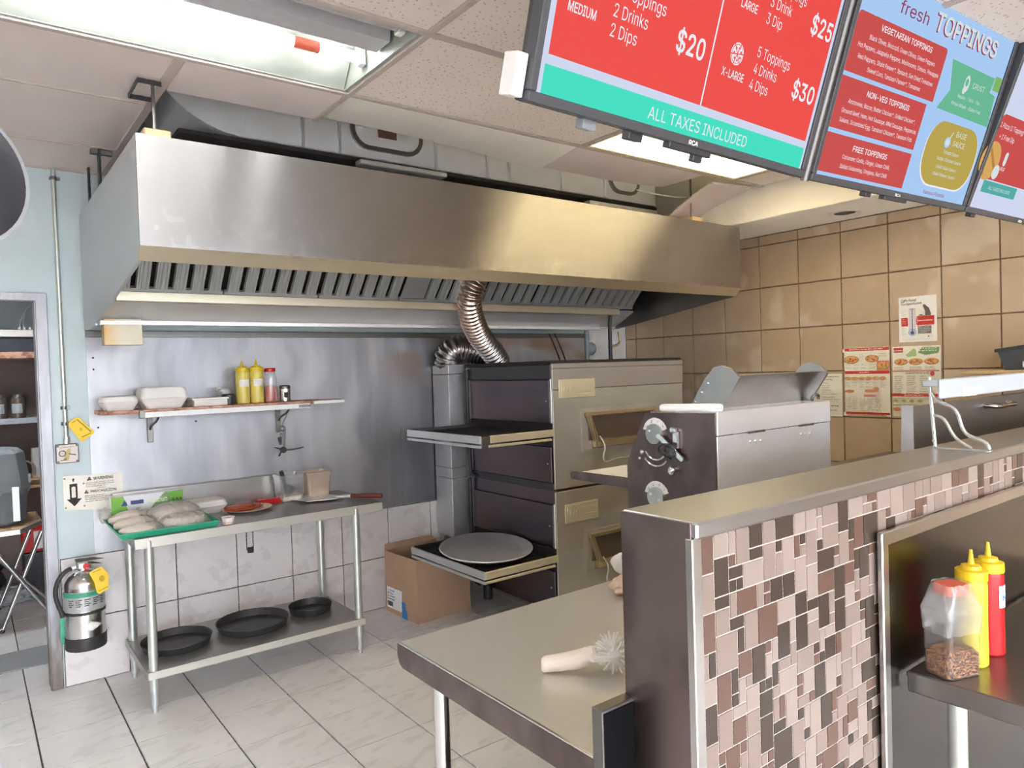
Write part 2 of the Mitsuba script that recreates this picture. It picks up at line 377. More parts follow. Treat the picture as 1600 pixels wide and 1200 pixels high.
# ------------------------------------------------------------------ the room
struct('floor', sharp(XL - 0.2, XR + 0.2, YF - 2.0, 6.9, -0.12, -0.006), 'grout_dark')
PITCH_F = 0.3305
for j in range(0, 12):
    for i in range(-4, 12):
        x0, y0 = 0.195 + PITCH_F * i, 0.409 + PITCH_F * j
        y1 = min(y0 + PITCH_F, 4.246)
        part('floor', 'tile', tile('z', x0 + 0.003, x0 + PITCH_F - 0.003, y0 + 0.0018, y1 - 0.0018, -0.006, 0.0, 0.0012), 'floor_tile')
for j in range(6):                                                   # beyond the doorway
    for i in range(-4, 3):
        x0, y0 = 0.195 + PITCH_F * i, 5.005 + PITCH_F * j
        if y0 + PITCH_F > 6.75: continue
        part('floor', 'tile', tile('z', x0 + 0.0025, x0 + PITCH_F - 0.0025, y0 + 0.0025, y0 + PITCH_F - 0.0025, -0.006, 0.0, 0.0015), 'floor_tile')
for i in range(-4, 3):
    x0 = 0.195 + PITCH_F * i
    part('floor', 'tile', tile('z', x0 + 0.0025, x0 + PITCH_F - 0.0025, 4.25, 4.678, -0.006, 0.0, 0.0015), 'floor_tile')
part('floor', 'customer_side_tiling', cat(*[tile('z', XL + 0.6 * i + 0.003, XL + 0.6 * i + 0.597, YF + 0.5 * j + 0.003, min(YF + 0.5 * j + 0.497, 0.405), -0.006, -0.0005) for i in range(12) for j in range(13)]), 'floor_tile', kind='stuff')
part('floor', 'threshold', box(-0.8, 1.2, 4.68, 5.0, -0.004, 0.006, 0.003), 'threshold_grey', label='worn grey threshold strip across the doorway floor')

P = sg.Polygon([(XL - 0.1, 0), (XR + 0.12, 0), (XR + 0.12, 3.3), (XL - 0.1, 3.3)]).difference(sg.box(-0.75, -1, 0.30, 1.95))
struct('wall_back', prism(P, 'y', YB, YB + 0.09), 'mint_paint', 'mint green painted kitchen wall behind the hood')
struct('wall_right', sharp(XR, XR + 0.12, YF, YB, 0, 3.3), 'grout_brown', 'tan tiled side wall of the kitchen')
P = sg.Polygon([(YF, 0), (YB, 0), (YB, 3.3), (YF, 3.3)]).difference(sg.box(-5.8, 0.35, -4.0, 2.5)).difference(sg.box(-3.85, 0.35, -2.0, 2.5))
struct('wall_left', prism(P, 'x', XL - 0.12, XL), 'cream_paint', 'side wall of the customer area with windows')
P = sg.box(XL, 0, XR, 3.3)
for a, b in ((-2.3, -0.65), (-0.5, 1.5), (1.65, 4.40)): P = P.difference(sg.box(a, 0.25 if a != -0.5 else 0.05, b, 2.56))
struct('wall_front', prism(P, 'y', YF - 0.12, YF), 'concrete_wall', 'storefront wall with wide window openings')
struct('ceiling', sharp(XL - 0.1, XR + 0.1, YF, YB, 3.3, 3.4), 'void_dark')
struct('wall_storeroom_back', sharp(-2.0, 1.3, 6.75, 6.85, 0, 2.6), 'brown_wall')
struct('wall_storeroom_left', sharp(-2.1, -2.0, 4.345, 6.85, 0, 2.6), 'brown_wall')
struct('wall_storeroom_right', sharp(1.3, 1.4, 4.345, 6.85, 0, 2.6), 'brown_wall')
struct('ceiling_storeroom', sharp(-2.1, 1.4, 4.345, 6.85, 2.6, 2.7), 'dark_grey_wall')

# door frame of the left opening
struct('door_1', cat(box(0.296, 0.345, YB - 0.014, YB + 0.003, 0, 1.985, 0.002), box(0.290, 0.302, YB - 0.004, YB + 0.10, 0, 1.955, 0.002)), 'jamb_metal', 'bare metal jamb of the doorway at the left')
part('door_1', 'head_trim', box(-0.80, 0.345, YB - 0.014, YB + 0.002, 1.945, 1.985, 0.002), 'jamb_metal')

# lower wall tiles, grout and the steel sheet on the back wall
part('wall_back', 'grout', sharp(0.352, XR, YB - 0.004, YB, 0, 0.648), 'grout_dark')
xs = [0.352] + [1.213 - 0.323 + 0.323 * k for k in range(-0, 12)]
xs = [0.352, 0.645] + [0.890 + 0.323 * k for k in range(0, 11)] + [XR]
xs = [x for x in xs if x <= XR]
for a, b in zip(xs[:-1], xs[1:]):
    for z0, z1 in ((0.0, 0.329), (0.329, 0.648)):
        part('wall_back', 'tile', tile('y', a + 0.002, b - 0.002, z0 + 0.002, z1 - 0.002, YB - 0.003, YB - 0.010, 0.0015), 'low_tile')
part('wall_back', 'steel_sheet', cat(sharp(0.505, 2.30, YB - 0.008, YB, 0.652, 1.80), sharp(2.301, 4.0, YB - 0.008, YB, 0.652, 1.80)), 'steel_wall',
     label='smeared stainless sheet with heat stains', uv=None)
part('wall_back', 'sheet_trim', box(0.505, 4.0, YB - 0.014, YB - 0.006, 1.765, 1.80, 0.002), 'steel_dark')
part('wall_back', 'sheet_screw', cat(*[cyl((x, YB - 0.012, z), (x, YB - 0.006, z), 0.005, 8) for x, z in ((0.535, 1.66), (0.535, 1.60), (0.545, 1.30), (1.02, 1.30), (1.33, 1.775), (2.02, 1.775))]), 'soot')
part('wall_back', 'white_filler', box(4.005, XR, YB - 0.006, YB, 0.652, 2.4), 'white_plastic')
part('wall_back', 'pull_cord', cat(*[cyl((x, YB - 0.014, 0.53), (x, YB - 0.014, 0.648), 0.0025, 6) for x in (1.268, 1.305)], box(1.272, 1.305, YB - 0.022, YB - 0.010, 0.515, 0.548, 0.002)), 'black_plastic')

# tan tiles of the right wall
for j in range(-2, 14):
    y0 = 0.293 + 0.2945 * j; y1 = min(y0 + 0.2945, YB - 0.012)
    for k in range(0, 6):
        z0 = 0.866 + 0.2945 * k; z1 = min(z0 + 0.2945, 2.408)
        if z1 - z0 < 0.02 or y1 - y0 < 0.02: continue
        part('wall_right', 'tile', tile('x', y0 + 0.003, y1 - 0.003, z0 + 0.003, z1 - 0.003, XR - 0.001, XR - 0.009, 0.002), 'tan_tile')
part('wall_right', 'lower_tiling', cat(*[tile('x', 0.293 + 0.2945 * j + 0.003, min(0.293 + 0.2945 * (j + 1), YB - 0.012) - 0.003, 0.866 - 0.2945 * k + 0.003, 0.866 - 0.2945 * (k - 1) - 0.003, XR - 0.001, XR - 0.009) for j in range(-2, 14) for k in (1, 2)]), 'tan_tile', kind='stuff')

# bulkhead over the tiled wall
struct('trim_1', box(3.955, XR, YF + 0.01, 4.2, 2.41, 3.0, 0.004), 'cream_paint', 'cream bulkhead above the tan tiles')

# hung ceiling: grid and tiles
rows = [1.97 + 0.6 * k for k in range(-13, 2)]
cols = [-2.40, -1.22, 0.0, 1.22, 2.44, 3.66, 3.95]
fix = {(2, 13), (4, 13), (1, 5), (3, 5), (4, 5)}
for r in range(len(rows) - 1):
    for c in range(len(cols) - 1):
        if (c, r) in fix: continue
        part('ceiling', 'tile', tile('z', cols[c] + 0.010, cols[c + 1] - 0.010, -rows[r + 1] + 0.010, -rows[r] - 0.010, -2.625, -2.612, 0.004).apply_transform(np.diag([1, -1, -1, 1.0])), 'ceiling_tile_mat')
def bar(x0, x1, y0, y1): part('ceiling', 'grid_bar', box(x0, x1, y0, y1, 2.604, 2.622, 0.002), 'grid_paint')
for y in rows: bar(-2.4, 3.95, y - 0.012, y + 0.012)
for x in cols[1:-1]: bar(x - 0.012, x + 0.012, rows[0], 2.57)
# the rows towards the back wall, left of the hood
for y0, y1 in ((2.582, 3.07), (3.08, 3.755), (3.765, 4.245)):
    for x0, x1 in ((-2.4, -0.615), (-0.605, 0.605)):
        part('ceiling', 'tile', box(x0, x1, y0, y1, 2.611, 2.626, 0.003), 'ceiling_plain_mat')
    bar(-2.4, 0.61, y1 - 0.002, y1 + 0.010)
bar(0.602, 0.634, 2.57, 4.245)
part('ceiling', 'tile', box(0.636, 1.215, 2.582, 2.90, 2.611, 2.626, 0.003), 'ceiling_plain_mat')
bar(1.208, 1.232, 2.57, 2.91)
def sag_tile(x0, x1, y0, y1, f, nx=18, ny=6, t=0.012):
    V, F = [], []
    for k in (0, 1):
        for j in range(ny + 1):
            for i in range(nx + 1):
                u, v = i / nx, j / ny; V.append((x0 + (x1 - x0) * u, y0 + (y1 - y0) * v, 2.611 + f(u, v) + k * t))
    n = (nx + 1) * (ny + 1); q = lambda i, j, k: k * n + j * (nx + 1) + i
    for j in range(ny):
        for i in range(nx):
            F += [(q(i, j, 0), q(i + 1, j + 1, 0), q(i + 1, j, 0)), (q(i, j, 0), q(i, j + 1, 0), q(i + 1, j + 1, 0)),
                  (q(i, j, 1), q(i + 1, j, 1), q(i + 1, j + 1, 1)), (q(i, j, 1), q(i + 1, j + 1, 1), q(i, j + 1, 1))]
    for i in range(nx):
        F += [(q(i, 0, 0), q(i + 1, 0, 0), q(i + 1, 0, 1)), (q(i, 0, 0), q(i + 1, 0, 1), q(i, 0, 1)), (q(i + 1, ny, 0), q(i, ny, 0), q(i, ny, 1)), (q(i + 1, ny, 0), q(i, ny, 1), q(i + 1, ny, 1))]
    for j in range(ny):
        F += [(q(0, j + 1, 0), q(0, j, 0), q(0, j, 1)), (q(0, j + 1, 0), q(0, j, 1), q(0, j + 1, 1)), (q(nx, j, 0), q(nx, j + 1, 0), q(nx, j + 1, 1)), (q(nx, j, 0), q(nx, j + 1, 1), q(nx, j, 1))]
    return mesh(V, F)
part('ceiling', 'tile', sag_tile(1.235, 2.43, 2.583, 2.90, lambda u, v: 0.014 * v - 0.055 * v * u ** 2.2), 'cream_paint', smooth=40, label='pale ceiling tile sagging over the hood')
part('ceiling', 'tile', sag_tile(2.445, 3.42, 2.583, 2.90, lambda u, v: -0.022 * v * (1 - u) - 0.020 * v * math.sin(math.pi * u) * u), 'ceiling_plain_mat', smooth=40, label='brownish ceiling tile sagging beside the yellow light')
def bent(u, v): return -0.19 * v ** 1.3 * (1.15 - 0.5 * u) - 0.02 * (1 - u)
part('ceiling', 'tile', sag_tile(3.56, 3.95, 2.64, 3.12, bent), 'ceiling_plain_mat', smooth=40, label='ceiling tile bent down from the edge of the opening')

# ------------------------------------------------------------------ ceiling lights
t = thing('fluorescent_fixture', 'long open fluorescent ceiling light with one glowing tube and no cover', 'ceiling light')
part(t, 'housing', cat(box(0.012, 1.208, 2.548, 2.566, 2.612, 2.73, 0.001), box(0.012, 1.208, 1.982, 1.994, 2.612, 2.73, 0.001), box(0.012, 0.026, 1.99, 2.55, 2.612, 2.73, 0.001),
                       box(1.194, 1.208, 1.99, 2.55, 2.612, 2.73, 0.001), box(0.012, 1.208, 1.982, 2.566, 2.73, 2.736, 0.001),
                       prism([(2.548, 2.615), (2.548, 2.73), (2.46, 2.73)], 'x', 0.03, 1.19), prism([(1.995, 2.615), (1.995, 2.73), (2.05, 2.73)], 'x', 0.03, 1.19)), 'reflector_white')
part(t, 'ballast_cover', prism([(2.15, 2.73), (2.165, 2.650), (2.265, 2.650), (2.285, 2.73)], 'x', 0.03, 1.185), 'ballast_grey')
k = part(t, 'tube', cyl((0.05, 2.375, 2.668), (1.165, 2.375, 2.668), 0.019, 14), 'reflector_white', smooth=50, label='lit fluorescent tube')
scene[k]['emitter'] = {'type': 'area', 'radiance': rgb(TUBE_RADIANCE)}
part(t, 'tube', cyl((0.05, 2.085, 2.668), (1.165, 2.085, 2.668), 0.019, 14), 'ballast_grey', smooth=50, label='unlit grey tube')
for y in (2.375, 2.085): part(t, 'lampholder', box(1.166, 1.192, y - 0.018, y + 0.018, 2.64, 2.73, 0.003), 'white_plastic')
part(t, 'tube_sticker', cyl((0.93, 2.375, 2.6675), (1.02, 2.375, 2.6675), 0.0196, 14), 'orange_lid', smooth=50, label='faded orange band on the tube')
t = thing('light_panel', 'warm yellow glowing ceiling light panel partly hidden by the menu screens', 'ceiling light')
part(t, 'frame', cat(box(2.452, 3.648, 1.982, 1.998, 2.606, 2.63), box(2.452, 3.648, 2.542, 2.558, 2.606, 2.63), box(2.452, 2.468, 1.998, 2.542, 2.606, 2.63), box(3.632, 3.648, 1.998, 2.542, 2.606, 2.63)), 'cream_metal')
k = part(t, 'diffuser', box(2.468, 3.632, 1.998, 2.542, 2.612, 2.616, 0.001), 'cream_paint')
scene[k]['emitter'] = {'type': 'area', 'radiance': rgb(PANEL_RADIANCE)}
for c_, lab in ((1, 'white ceiling light panel over the customer area nearest the left wall'), (3, 'white ceiling light panel over the middle of the customer area'), (4, 'white ceiling light panel over the customer area nearest the tan wall')):
    t = thing('dining_light', lab, 'ceiling light')
    a, b, y0, y1 = cols[c_], cols[c_ + 1], rows[5], rows[6]
    part(t, 'frame', cat(box(a + 0.012, b - 0.012, y0 + 0.012, y0 + 0.03, 2.606, 2.63), box(a + 0.012, b - 0.012, y1 - 0.03, y1 - 0.012, 2.606, 2.63), box(a + 0.012, a + 0.03, y0 + 0.03, y1 - 0.03, 2.606, 2.63), box(b - 0.03, b - 0.012, y0 + 0.03, y1 - 0.03, 2.606, 2.63)), 'white_paint')
    k = part(t, 'diffuser', box(a + 0.03, b - 0.03, y0 + 0.03, y1 - 0.03, 2.612, 2.616, 0.001), 'white_plastic'); scene[k]['emitter'] = {'type': 'area', 'radiance': rgb(DINING_RADIANCE)}
t = thing('recessed_downlight', 'small round recessed downlight in the underside of the bulkhead', 'downlight')
part(t, 'trim_ring', move(lathe([(0.062, 0.004), (0.085, 0.001), (0.088, -0.004), (0.07, -0.006), (0.058, 0.0)], 28), (4.24, 2.2, 2.408)), 'white_paint', smooth=40)
part(t, 'baffle', move(lathe([(0, 0.0025), (0.061, 0.0025), (0.061, -0.001), (0, -0.001)], 28), (4.24, 2.2, 2.407)), 'black_plastic')
t = thing('storeroom_lamp', 'flat ceiling lamp of the room behind the doorway', 'ceiling light')
part(t, 'housing', box(-0.9, 0.3, 5.4, 5.7, 2.55, 2.6), 'white_paint')
k = part(t, 'diffuser', box(-0.88, 0.28, 5.42, 5.68, 2.535, 2.55), 'white_plastic'); scene[k]['emitter'] = {'type': 'area', 'radiance': rgb((13.0, 13.5, 14.0))}

# ------------------------------------------------------------------ exhaust hood
h = thing('exhaust_hood', 'long stainless exhaust hood over the prep table and oven, yellow reflection on its front', 'exhaust hood')
HX0, HX1, HY = 0.50, 3.945, 2.73
def uvbox(x0, x1, y, z0, z1, nx=2):
    V = [(x0, y, z0), (x1, y, z0), (x1, y, z1), (x0, y, z1)]; return mesh(V, [(0, 1, 2), (0, 2, 3)]), np.array([(a, c) for a, _, c in V])
V = [(HX0, HY, 2.0), (HX1, HY, 2.0), (HX1, HY, 2.385), (HX0, HY, 2.385), (HX0, HY + 0.012, 2.0), (HX1, HY + 0.012, 2.0), (HX1, HY + 0.012, 2.385), (HX0, HY + 0.012, 2.385)]
F = [(0, 1, 2), (0, 2, 3), (5, 4, 7), (5, 7, 6), (3, 2, 6), (3, 6, 7), (0, 4, 5), (0, 5, 1), (0, 3, 7), (0, 7, 4), (1, 5, 6), (1, 6, 2)]
part(h, 'front_panel', mesh(V, F), 'steel_brushed', uv=np.array([(v[0], v[2]) for v in V]))
V = [(HX0, HY, 2.0), (HX1, HY, 2.0), (HX1, HY + 0.045, 1.953), (HX0, HY + 0.045, 1.953), (HX0, HY + 0.012, 2.004), (HX1, HY + 0.012, 2.004), (HX1, HY + 0.055, 1.962), (HX0, HY + 0.055, 1.962)]
F = [(0, 2, 1), (0, 3, 2), (4, 5, 6), (4, 6, 7), (3, 6, 2), (3, 7, 6), (0, 4, 7), (0, 7, 3), (1, 6, 5), (1, 2, 6)]
part(h, 'front_lip', mesh(V, F), 'lip_metal', label='angled lip yellowed by grease')
side = [(HY + 0.012, 2.385), (HY + 0.012, 1.995), (HY + 0.045, 1.953), (3.82, 1.81), (3.86, 1.81), (3.86, 2.385)]
part(h, 'side_panel', prism(side, 'x', HX0, HX0 + 0.012), 'galvanized')
part(h, 'side_panel', prism(side, 'x', HX1 - 0.012, HX1), 'steel_dark')
part(h, 'side_filler', box(HX0, HX0 + 0.015, 3.862, 4.235, 1.80, 2.385, 0.002), 'galvanized')
part(h, 'top_panel', box(HX0 + 0.013, HX1 - 0.013, HY + 0.013, 3.85, 2.375, 2.385, 0.001), 'galvanized')
part(h, 'rear_panel', cat(box(HX0 + 0.013, HX1 - 0.013, 3.83, 3.85, 1.815, 2.37, 0.002), hull([(x, y, z) for x in (HX0 + 0.013, HX1 - 0.013) for y, z in ((3.64, 1.925), (3.65, 1.935), (3.83, 1.835), (3.83, 1.825))])), 'liner_metal')
part(h, 'rear_lip', box(HX0 + 0.013, HX1 - 0.2, 3.80, 3.83, 1.800, 1.822, 0.003), 'aluminium')
part(h, 'grease_trough', cat(box(HX0 + 0.05, 3.72, 3.575, 3.58, 1.893, 1.935, 0.001), box(HX0 + 0.05, 3.72, 3.58, 3.645, 1.893, 1.900, 0.001)), 'lip_metal')
part(h, 'inner_liner', hull([(x, y, z) for x in (HX0 + 0.03, HX1 - 0.03) for y, z in ((3.2, 2.36), (3.22, 2.37), (3.66, 1.95), (3.67, 1.96))]), 'soot')
# baffle filters: seven frames of slats that lean from the trough up to the front
ya, za, yb, zb = 3.565, 1.945, 3.20, 2.355
dv = np.array([0, yb - ya, zb - za]); L = np.linalg.norm(dv); dv /= L; nv = np.cross(dv, X); nv = nv if nv[1] < 0 else -nv
fx = 0.535
for q in range(7):
    w = 0.462
    f0 = part(h, 'baffle_filter', hull([np.array([x, ya, za]) + dv * s + nv * e for x in (fx, fx + w) for s in (0.0, 0.018) for e in (0, 0.018)]), 'baffle_metal')
    n = 6; pitch = w / n
    if q == 3:      # a plain filler plate beside the vent pipe
        part(h, 'filler_plate', hull([np.array([x, ya, za]) + dv * s + nv * e for x in (fx, fx + 0.15) for s in (0.02, L) for e in (0.012, 0.016)]), 'baffle_metal')
    for s_ in range(n):
        if q == 3 and s_ < 2: continue
        x0 = fx + s_ * pitch + 0.009
        c0 = [np.array([x0 + a, ya, za]) + dv * s + nv * e for s in (0.019, L) for a, e in ((0.0, 0.004), (0.004, 0.020), (pitch - 0.022, 0.020), (pitch - 0.018, 0.004))]
        ridge = [hull([np.array([x0 + a + b_, ya, za]) + dv * s + nv * e for s in (0.019, L) for b_, e in ((0, 0.020), (0.002, 0.0235), (0.005, 0.0235), (0.007, 0.020))]) for a in (0.010, 0.022, 0.040)]
        part(f0, 'slat', cat(hull(c0), *ridge), 'baffle_metal')
    fx += w + 0.008
t = thing('grease_cup', 'small stained square metal cup hanging under the left rear of the hood', 'grease cup')
part(t, 'cup', cat(box(0.528, 0.690, 3.80, 3.805, 1.71, 1.828, 0.001), box(0.528, 0.690, 3.865, 3.87, 1.71, 1.828, 0.001), box(0.528, 0.533, 3.80, 3.87, 1.71, 1.828, 0.001), box(0.685, 0.690, 3.80, 3.87, 1.71, 1.828, 0.001), box(0.528, 0.690, 3.80, 3.87, 1.706, 1.712, 0.001)), 'grease_stained')
part(t, 'hanger', box(0.60, 0.62, 3.83, 3.835, 1.79, 1.815, 0.001), 'steel_dark')
for x, lab in ((0.585, 'wooden block with a steel rod hanging the left front corner of the hood'), (3.62, 'wooden block with a steel rod near the right end of the hood top')):
    t = thing('hood_hanger', lab, 'hanger')
    z1 = 2.604 if x < 1 else 2.95
    part(t, 'block', box(x - 0.045, x + 0.045, 2.80, 2.90, 2.387, 2.432, 0.004), 'wood')
    part(t, 'rod', cyl((x, 2.85, 2.43), (x, 2.85, z1), 0.006, 8), 'steel_dark')
    if x < 1: part(t, 'bracket', cat(box(x - 0.06, x + 0.02, 2.80, 2.805, 2.585, 2.603), box(x - 0.06, x - 0.055, 2.80, 2.98, 2.585, 2.603), box(x - 0.06, x + 0.02, 2.975, 2.98, 2.585, 2.603)), 'black_metal')
t = thing('rear_hood_bracket', 'dark angle bracket between ceiling and the left rear of the hood', 'bracket')
part(t, 'upright', box(0.53, 0.54, 3.75, 3.80, 2.387, 2.603, 0.002), 'black_metal'); part(t, 'upright', box(0.53, 0.54, 4.10, 4.13, 2.387, 2.603, 0.002), 'black_metal'); part(t, 'rail', box(0.50, 0.59, 3.765, 3.79, 2.58, 2.603, 0.002), 'steel_dark')

# duct above the hood
t = thing('air_duct', 'galvanized air duct with access doors running above the hood', 'duct')
part(t, 'body', box(1.02, 3.70, 3.2, 3.65, 2.585, 3.0, 0.004), 'duct_metal')
arc = [(1.02, 2.585)] + [(1.02 - 0.42 * math.sin(a), 3.0 - 0.415 * math.cos(a)) for a in np.linspace(0.05, 1.5, 10)] + [(0.60, 3.2), (1.02, 3.2)]
part(t, 'elbow', prism(arc, 'y', 3.20, 3.65), 'duct_metal')
for x in (1.28, 1.46, 1.99, 2.32, 2.47, 2.86, 3.22): part(t, 'seam', box(x - 0.008, x + 0.008, 3.188, 3.2, 2.585, 2.99, 0.002), 'aluminium')
part(t, 'support_rail', box(1.52, 2.0, 3.10, 3.16, 2.52, 2.545, 0.004), 'galvanized'); part(t, 'support_rail', box(3.0, 3.6, 3.10, 3.16, 2.50, 2.525, 0.004), 'galvanized')
part(t, 'underside', box(0.75, 3.72, 3.21, 3.64, 2.565, 2.583, 0.002), 'soot')
for x0, x1 in ((1.53, 1.90), (3.27, 3.52)):
    d = part(t, 'access_door', prism(rrect(x0, 2.635, x1, 2.90, 0.08), 'y', 3.186, 3.2), 'duct_metal')
    part(d, 'gasket', prism(rrect(x0 - 0.012, 2.623, x1 + 0.012, 2.912, 0.09).difference(rrect(x0 + 0.008, 2.643, x1 - 0.008, 2.892, 0.075)), 'y', 3.184, 3.2), 'steel_dark')
    part(d, 'latch', cat(box(x0 + 0.02, x0 + 0.05, 3.17, 3.186, 2.72, 2.74), box(x1 - 0.05, x1 - 0.02, 3.17, 3.186, 2.72, 2.74)), 'aluminium')
part(f'{t}__access_door', 'sticker', box(1.66, 1.76, 3.182, 3.186, 2.69, 2.75, 0), 'mosaic_rose', label='small faded pink sticker')
solo('loose_cable', tube(spline([(3.30, 3.0, 2.60), (3.5, 2.97, 2.585), (3.7, 2.93, 2.59), (3.85, 2.9, 2.64)], 16), 0.004, 6), 'white_plastic', 'pale loose cable in the ceiling opening right of the hood', 'cable')
# ------------------------------------------------------------------ half wall of the counter, with mosaic
PX0, PY0, PY1, PZ = 0.985, 0.795, 0.955, 1.26
struct('wall_counter', sharp(PX0 + 0.004, XR - 0.01, PY0 + 0.004, PY1, 0, 1.222), 'grout_white', 'half wall of the counter faced with mosaic')
part('wall_counter', 'end_panel', box(PX0, PX0 + 0.004, PY0, PY1 + 0.006, 0, PZ - 0.001, 0.001), 'steel_pony', label='smudged stainless end panel of the half wall')
part('wall_counter', 'corner_strip', box(PX0 - 0.002, PX0 + 0.024, PY0 - 0.005, PY0 + 0.012, 0, 1.231, 0.002), 'steel')
part('wall_counter', 'cap', box(PX0 + 0.003, XR - 0.01, PY0 - 0.012, PY1 + 0.006, 1.230, PZ, 0.004), 'cap_steel', label='stainless cap on top of the half wall')
UX, UZ = 0.0215, 0.0235
sizes = [((3, 2), 6.5), ((2, 3), 7), ((2, 2), 5), ((2, 1), 3), ((1, 1), 3), ((1, 2), 2.2), ((3, 3), 1.0)]
nx, nz = int((2.75 - PX0 - 0.022) / UX), int(1.230 / UZ)
used = np.zeros((nx, nz), bool); pieces = []
rr = random.Random(11)
for k in range(nz - 1, -1, -1):
    for i in range(nx):
        if used[i, k]: continue
        opts = []
        for (w, h_), wt in sizes:
            if i + w <= nx and k - h_ + 1 >= 0 and not used[i:i + w, k - h_ + 1:k + 1].any(): opts.append(((w, h_), wt))
        (w, h_) = rr.choices([o[0] for o in opts], [o[1] for o in opts])[0]
        used[i:i + w, k - h_ + 1:k + 1] = True
        pieces.append((i, k - h_ + 1, w, h_))
MOS = {'mosaic_light': [], 'mosaic_cream': [], 'mosaic_dark': [], 'mosaic_rose': []}
def seen(x, z): return (x < 1.63 and z > 0.50) or (x < 2.62 and z > 1.10)
cand = []
for i, k, w, h_ in pieces:
    x0, z0 = PX0 + 0.023 + i * UX, k * UZ + (1.230 - nz * UZ); x1, z1 = x0 + w * UX, z0 + h_ * UZ
    a = rr.random(); area = w * h_
    m_ = ('mosaic_light' if a < 0.3 else 'mosaic_cream' if a < 0.52 else 'mosaic_dark' if a < 0.80 else 'mosaic_rose') if area > 1 else ('mosaic_dark' if a < 0.45 else 'mosaic_rose' if a < 0.8 else 'mosaic_light')
    tm = tile('y', x0 + 0.0014, x1 - 0.0014, z0 + 0.0014, z1 - 0.0014, PY0 + 0.005, PY0 + 0.0026 - 0.0006 * rr.random(), 0.0004)
    cand.append((seen((x0 + x1) / 2, (z0 + z1) / 2) * area / (0.5 + x0), tm, m_))
cand.sort(key=lambda c: -c[0])
for q, (sc_, tm, m_) in enumerate(cand):
    if q < 300: part('wall_counter', 'mosaic_piece', tm, m_)
    else: MOS[m_].append(tm)
for m_, ms in MOS.items():
    part('wall_counter', 'small_mosaic', cat(*ms), m_, kind='stuff')

# stainless sheet on the front of the half wall and the side table before it
t = thing('counter_splash', 'framed stainless splash sheet on the mosaic behind the sauce bottles', 'splash panel')
SX = 1.628
part(t, 'sheet', box(SX + 0.02, 3.6, PY0 - 0.012, PY0 - 0.005, 0.02, 1.112, 0.001), 'sheet_steel')
part(t, 'frame_post', box(SX, SX + 0.030, PY0 - 0.020, PY0 - 0.006, 0.0, 1.135, 0.003), 'steel')
part(t, 'frame_rail', box(SX, 3.6, PY0 - 0.020, PY0 - 0.006, 1.105, 1.138, 0.003), 'steel')
t = thing('side_table', 'stainless side table with pale round legs carrying the sauce bottles', 'table')
part(t, 'top', cat(box(1.725, 3.0, 0.10, PY0 - 0.022, 0.785, 0.80, 0.003), box(1.725, 1.74, 0.10, PY0 - 0.024, 0.752, 0.797, 0.003), box(1.725, 3.0, 0.10, 0.115, 0.752, 0.797, 0.003)), 'side_top')
for x, y in ((1.79, 0.69), (2.9, 0.69), (1.79, 0.17), (2.9, 0.17)): part(t, 'leg', cyl((x, y, 0), (x, y, 0.786), 0.020, 18), 'leg_metal', smooth=50)

def squeeze_bottle(x, y, z, h, r, body, cap, label, group=None, tag_=None, rot=0, n=28):
    t = thing('squeeze_bottle', label, 'bottle', group)
    hb = h * 0.74
    part(t, 'body', move(lathe([(0, 0.001), (r * 0.9, 0.0), (r, r * 0.12), (r, hb * 0.30), (r * 0.985, hb * 0.31), (r * 0.985, hb * 0.68), (r, hb * 0.69), (r, hb * 0.96), (r * 0.92, hb), (0, hb)], n), (x, y, z)), body, smooth=35)
    part(t, 'cap', move(lathe([(0, hb + 0.0005), (r * 1.02, hb), (r * 1.04, hb + h * 0.02), (r * 1.02, hb + h * 0.085), (r * 0.66, hb + h * 0.095), (r * 0.62, hb + h * 0.125), (r * 0.22, hb + h * 0.135), (r * 0.10, h), (0, h)], n), (x, y, z)), cap, smooth=35)
    if tag_:
        text, z0, z1, a0, a1 = tag_
        nseg = 8; A = np.radians(np.linspace(a0, a1, nseg + 1)); V = []; F = []
        for a in A:
            for zz in (z0, z1): V.append((x + (r + 0.0008) * math.cos(a), y + (r + 0.0008) * math.sin(a), z + zz))
        for q in range(nseg): F += [(2 * q, 2 * q + 2, 2 * q + 3), (2 * q, 2 * q + 3, 2 * q + 1)]
        k = part(t, 'label', mesh(V, F), 'paper', smooth=True, label='white paper label')
        if text:
            m = meshkit.text_mesh(text, (z1 - z0) * 0.30, 0.0004); v = np.array(m.vertices)
            wt = v[:, 0].max(); span = math.radians(a1 - a0) * r
            s_ = min(1.0, 0.72 * span / wt); th = math.radians(a0) + (v[:, 0] * s_ + 0.2 * span) / r
            rad = r + 0.0012 + v[:, 2]
            part(k, 'writing', mesh(np.c_[x + rad * np.cos(th), y + rad * np.sin(th), z + z0 + 0.36 * (z1 - z0) + v[:, 1] * s_], m.faces), 'ink_blue')
    return t
mat('wrap_film', {'type': 'blendbsdf', 'weight': 0.82, 'a': two({'type': 'roughplastic', 'diffuse_reflectance': rgb((0.6, 0.6, 0.6)), 'alpha': 0.08}), 'b': {'type': 'thindielectric', 'int_ior': 1.4}})
prin('ink_blue', (0.05, 0.16, 0.42), 0.6)
prin('ink_black', (0.03, 0.03, 0.035), 0.6)
squeeze_bottle(1.882, 0.690, 0.80, 0.272, 0.033, 'yellow_body', 'yellow_plastic', 'all-yellow squeeze bottle behind the spice jar on the side table')
squeeze_bottle(1.985, 0.690, 0.80, 0.272, 0.033, 'red_plastic', 'yellow_plastic', 'red squeeze bottle with yellow cap and white label on the side table', tag_=('BAR', 0.118, 0.172, 238, 320))
t = thing('pepper_jar', 'clear square plastic jar with orange lid, bottom filled with crushed red pepper', 'jar')
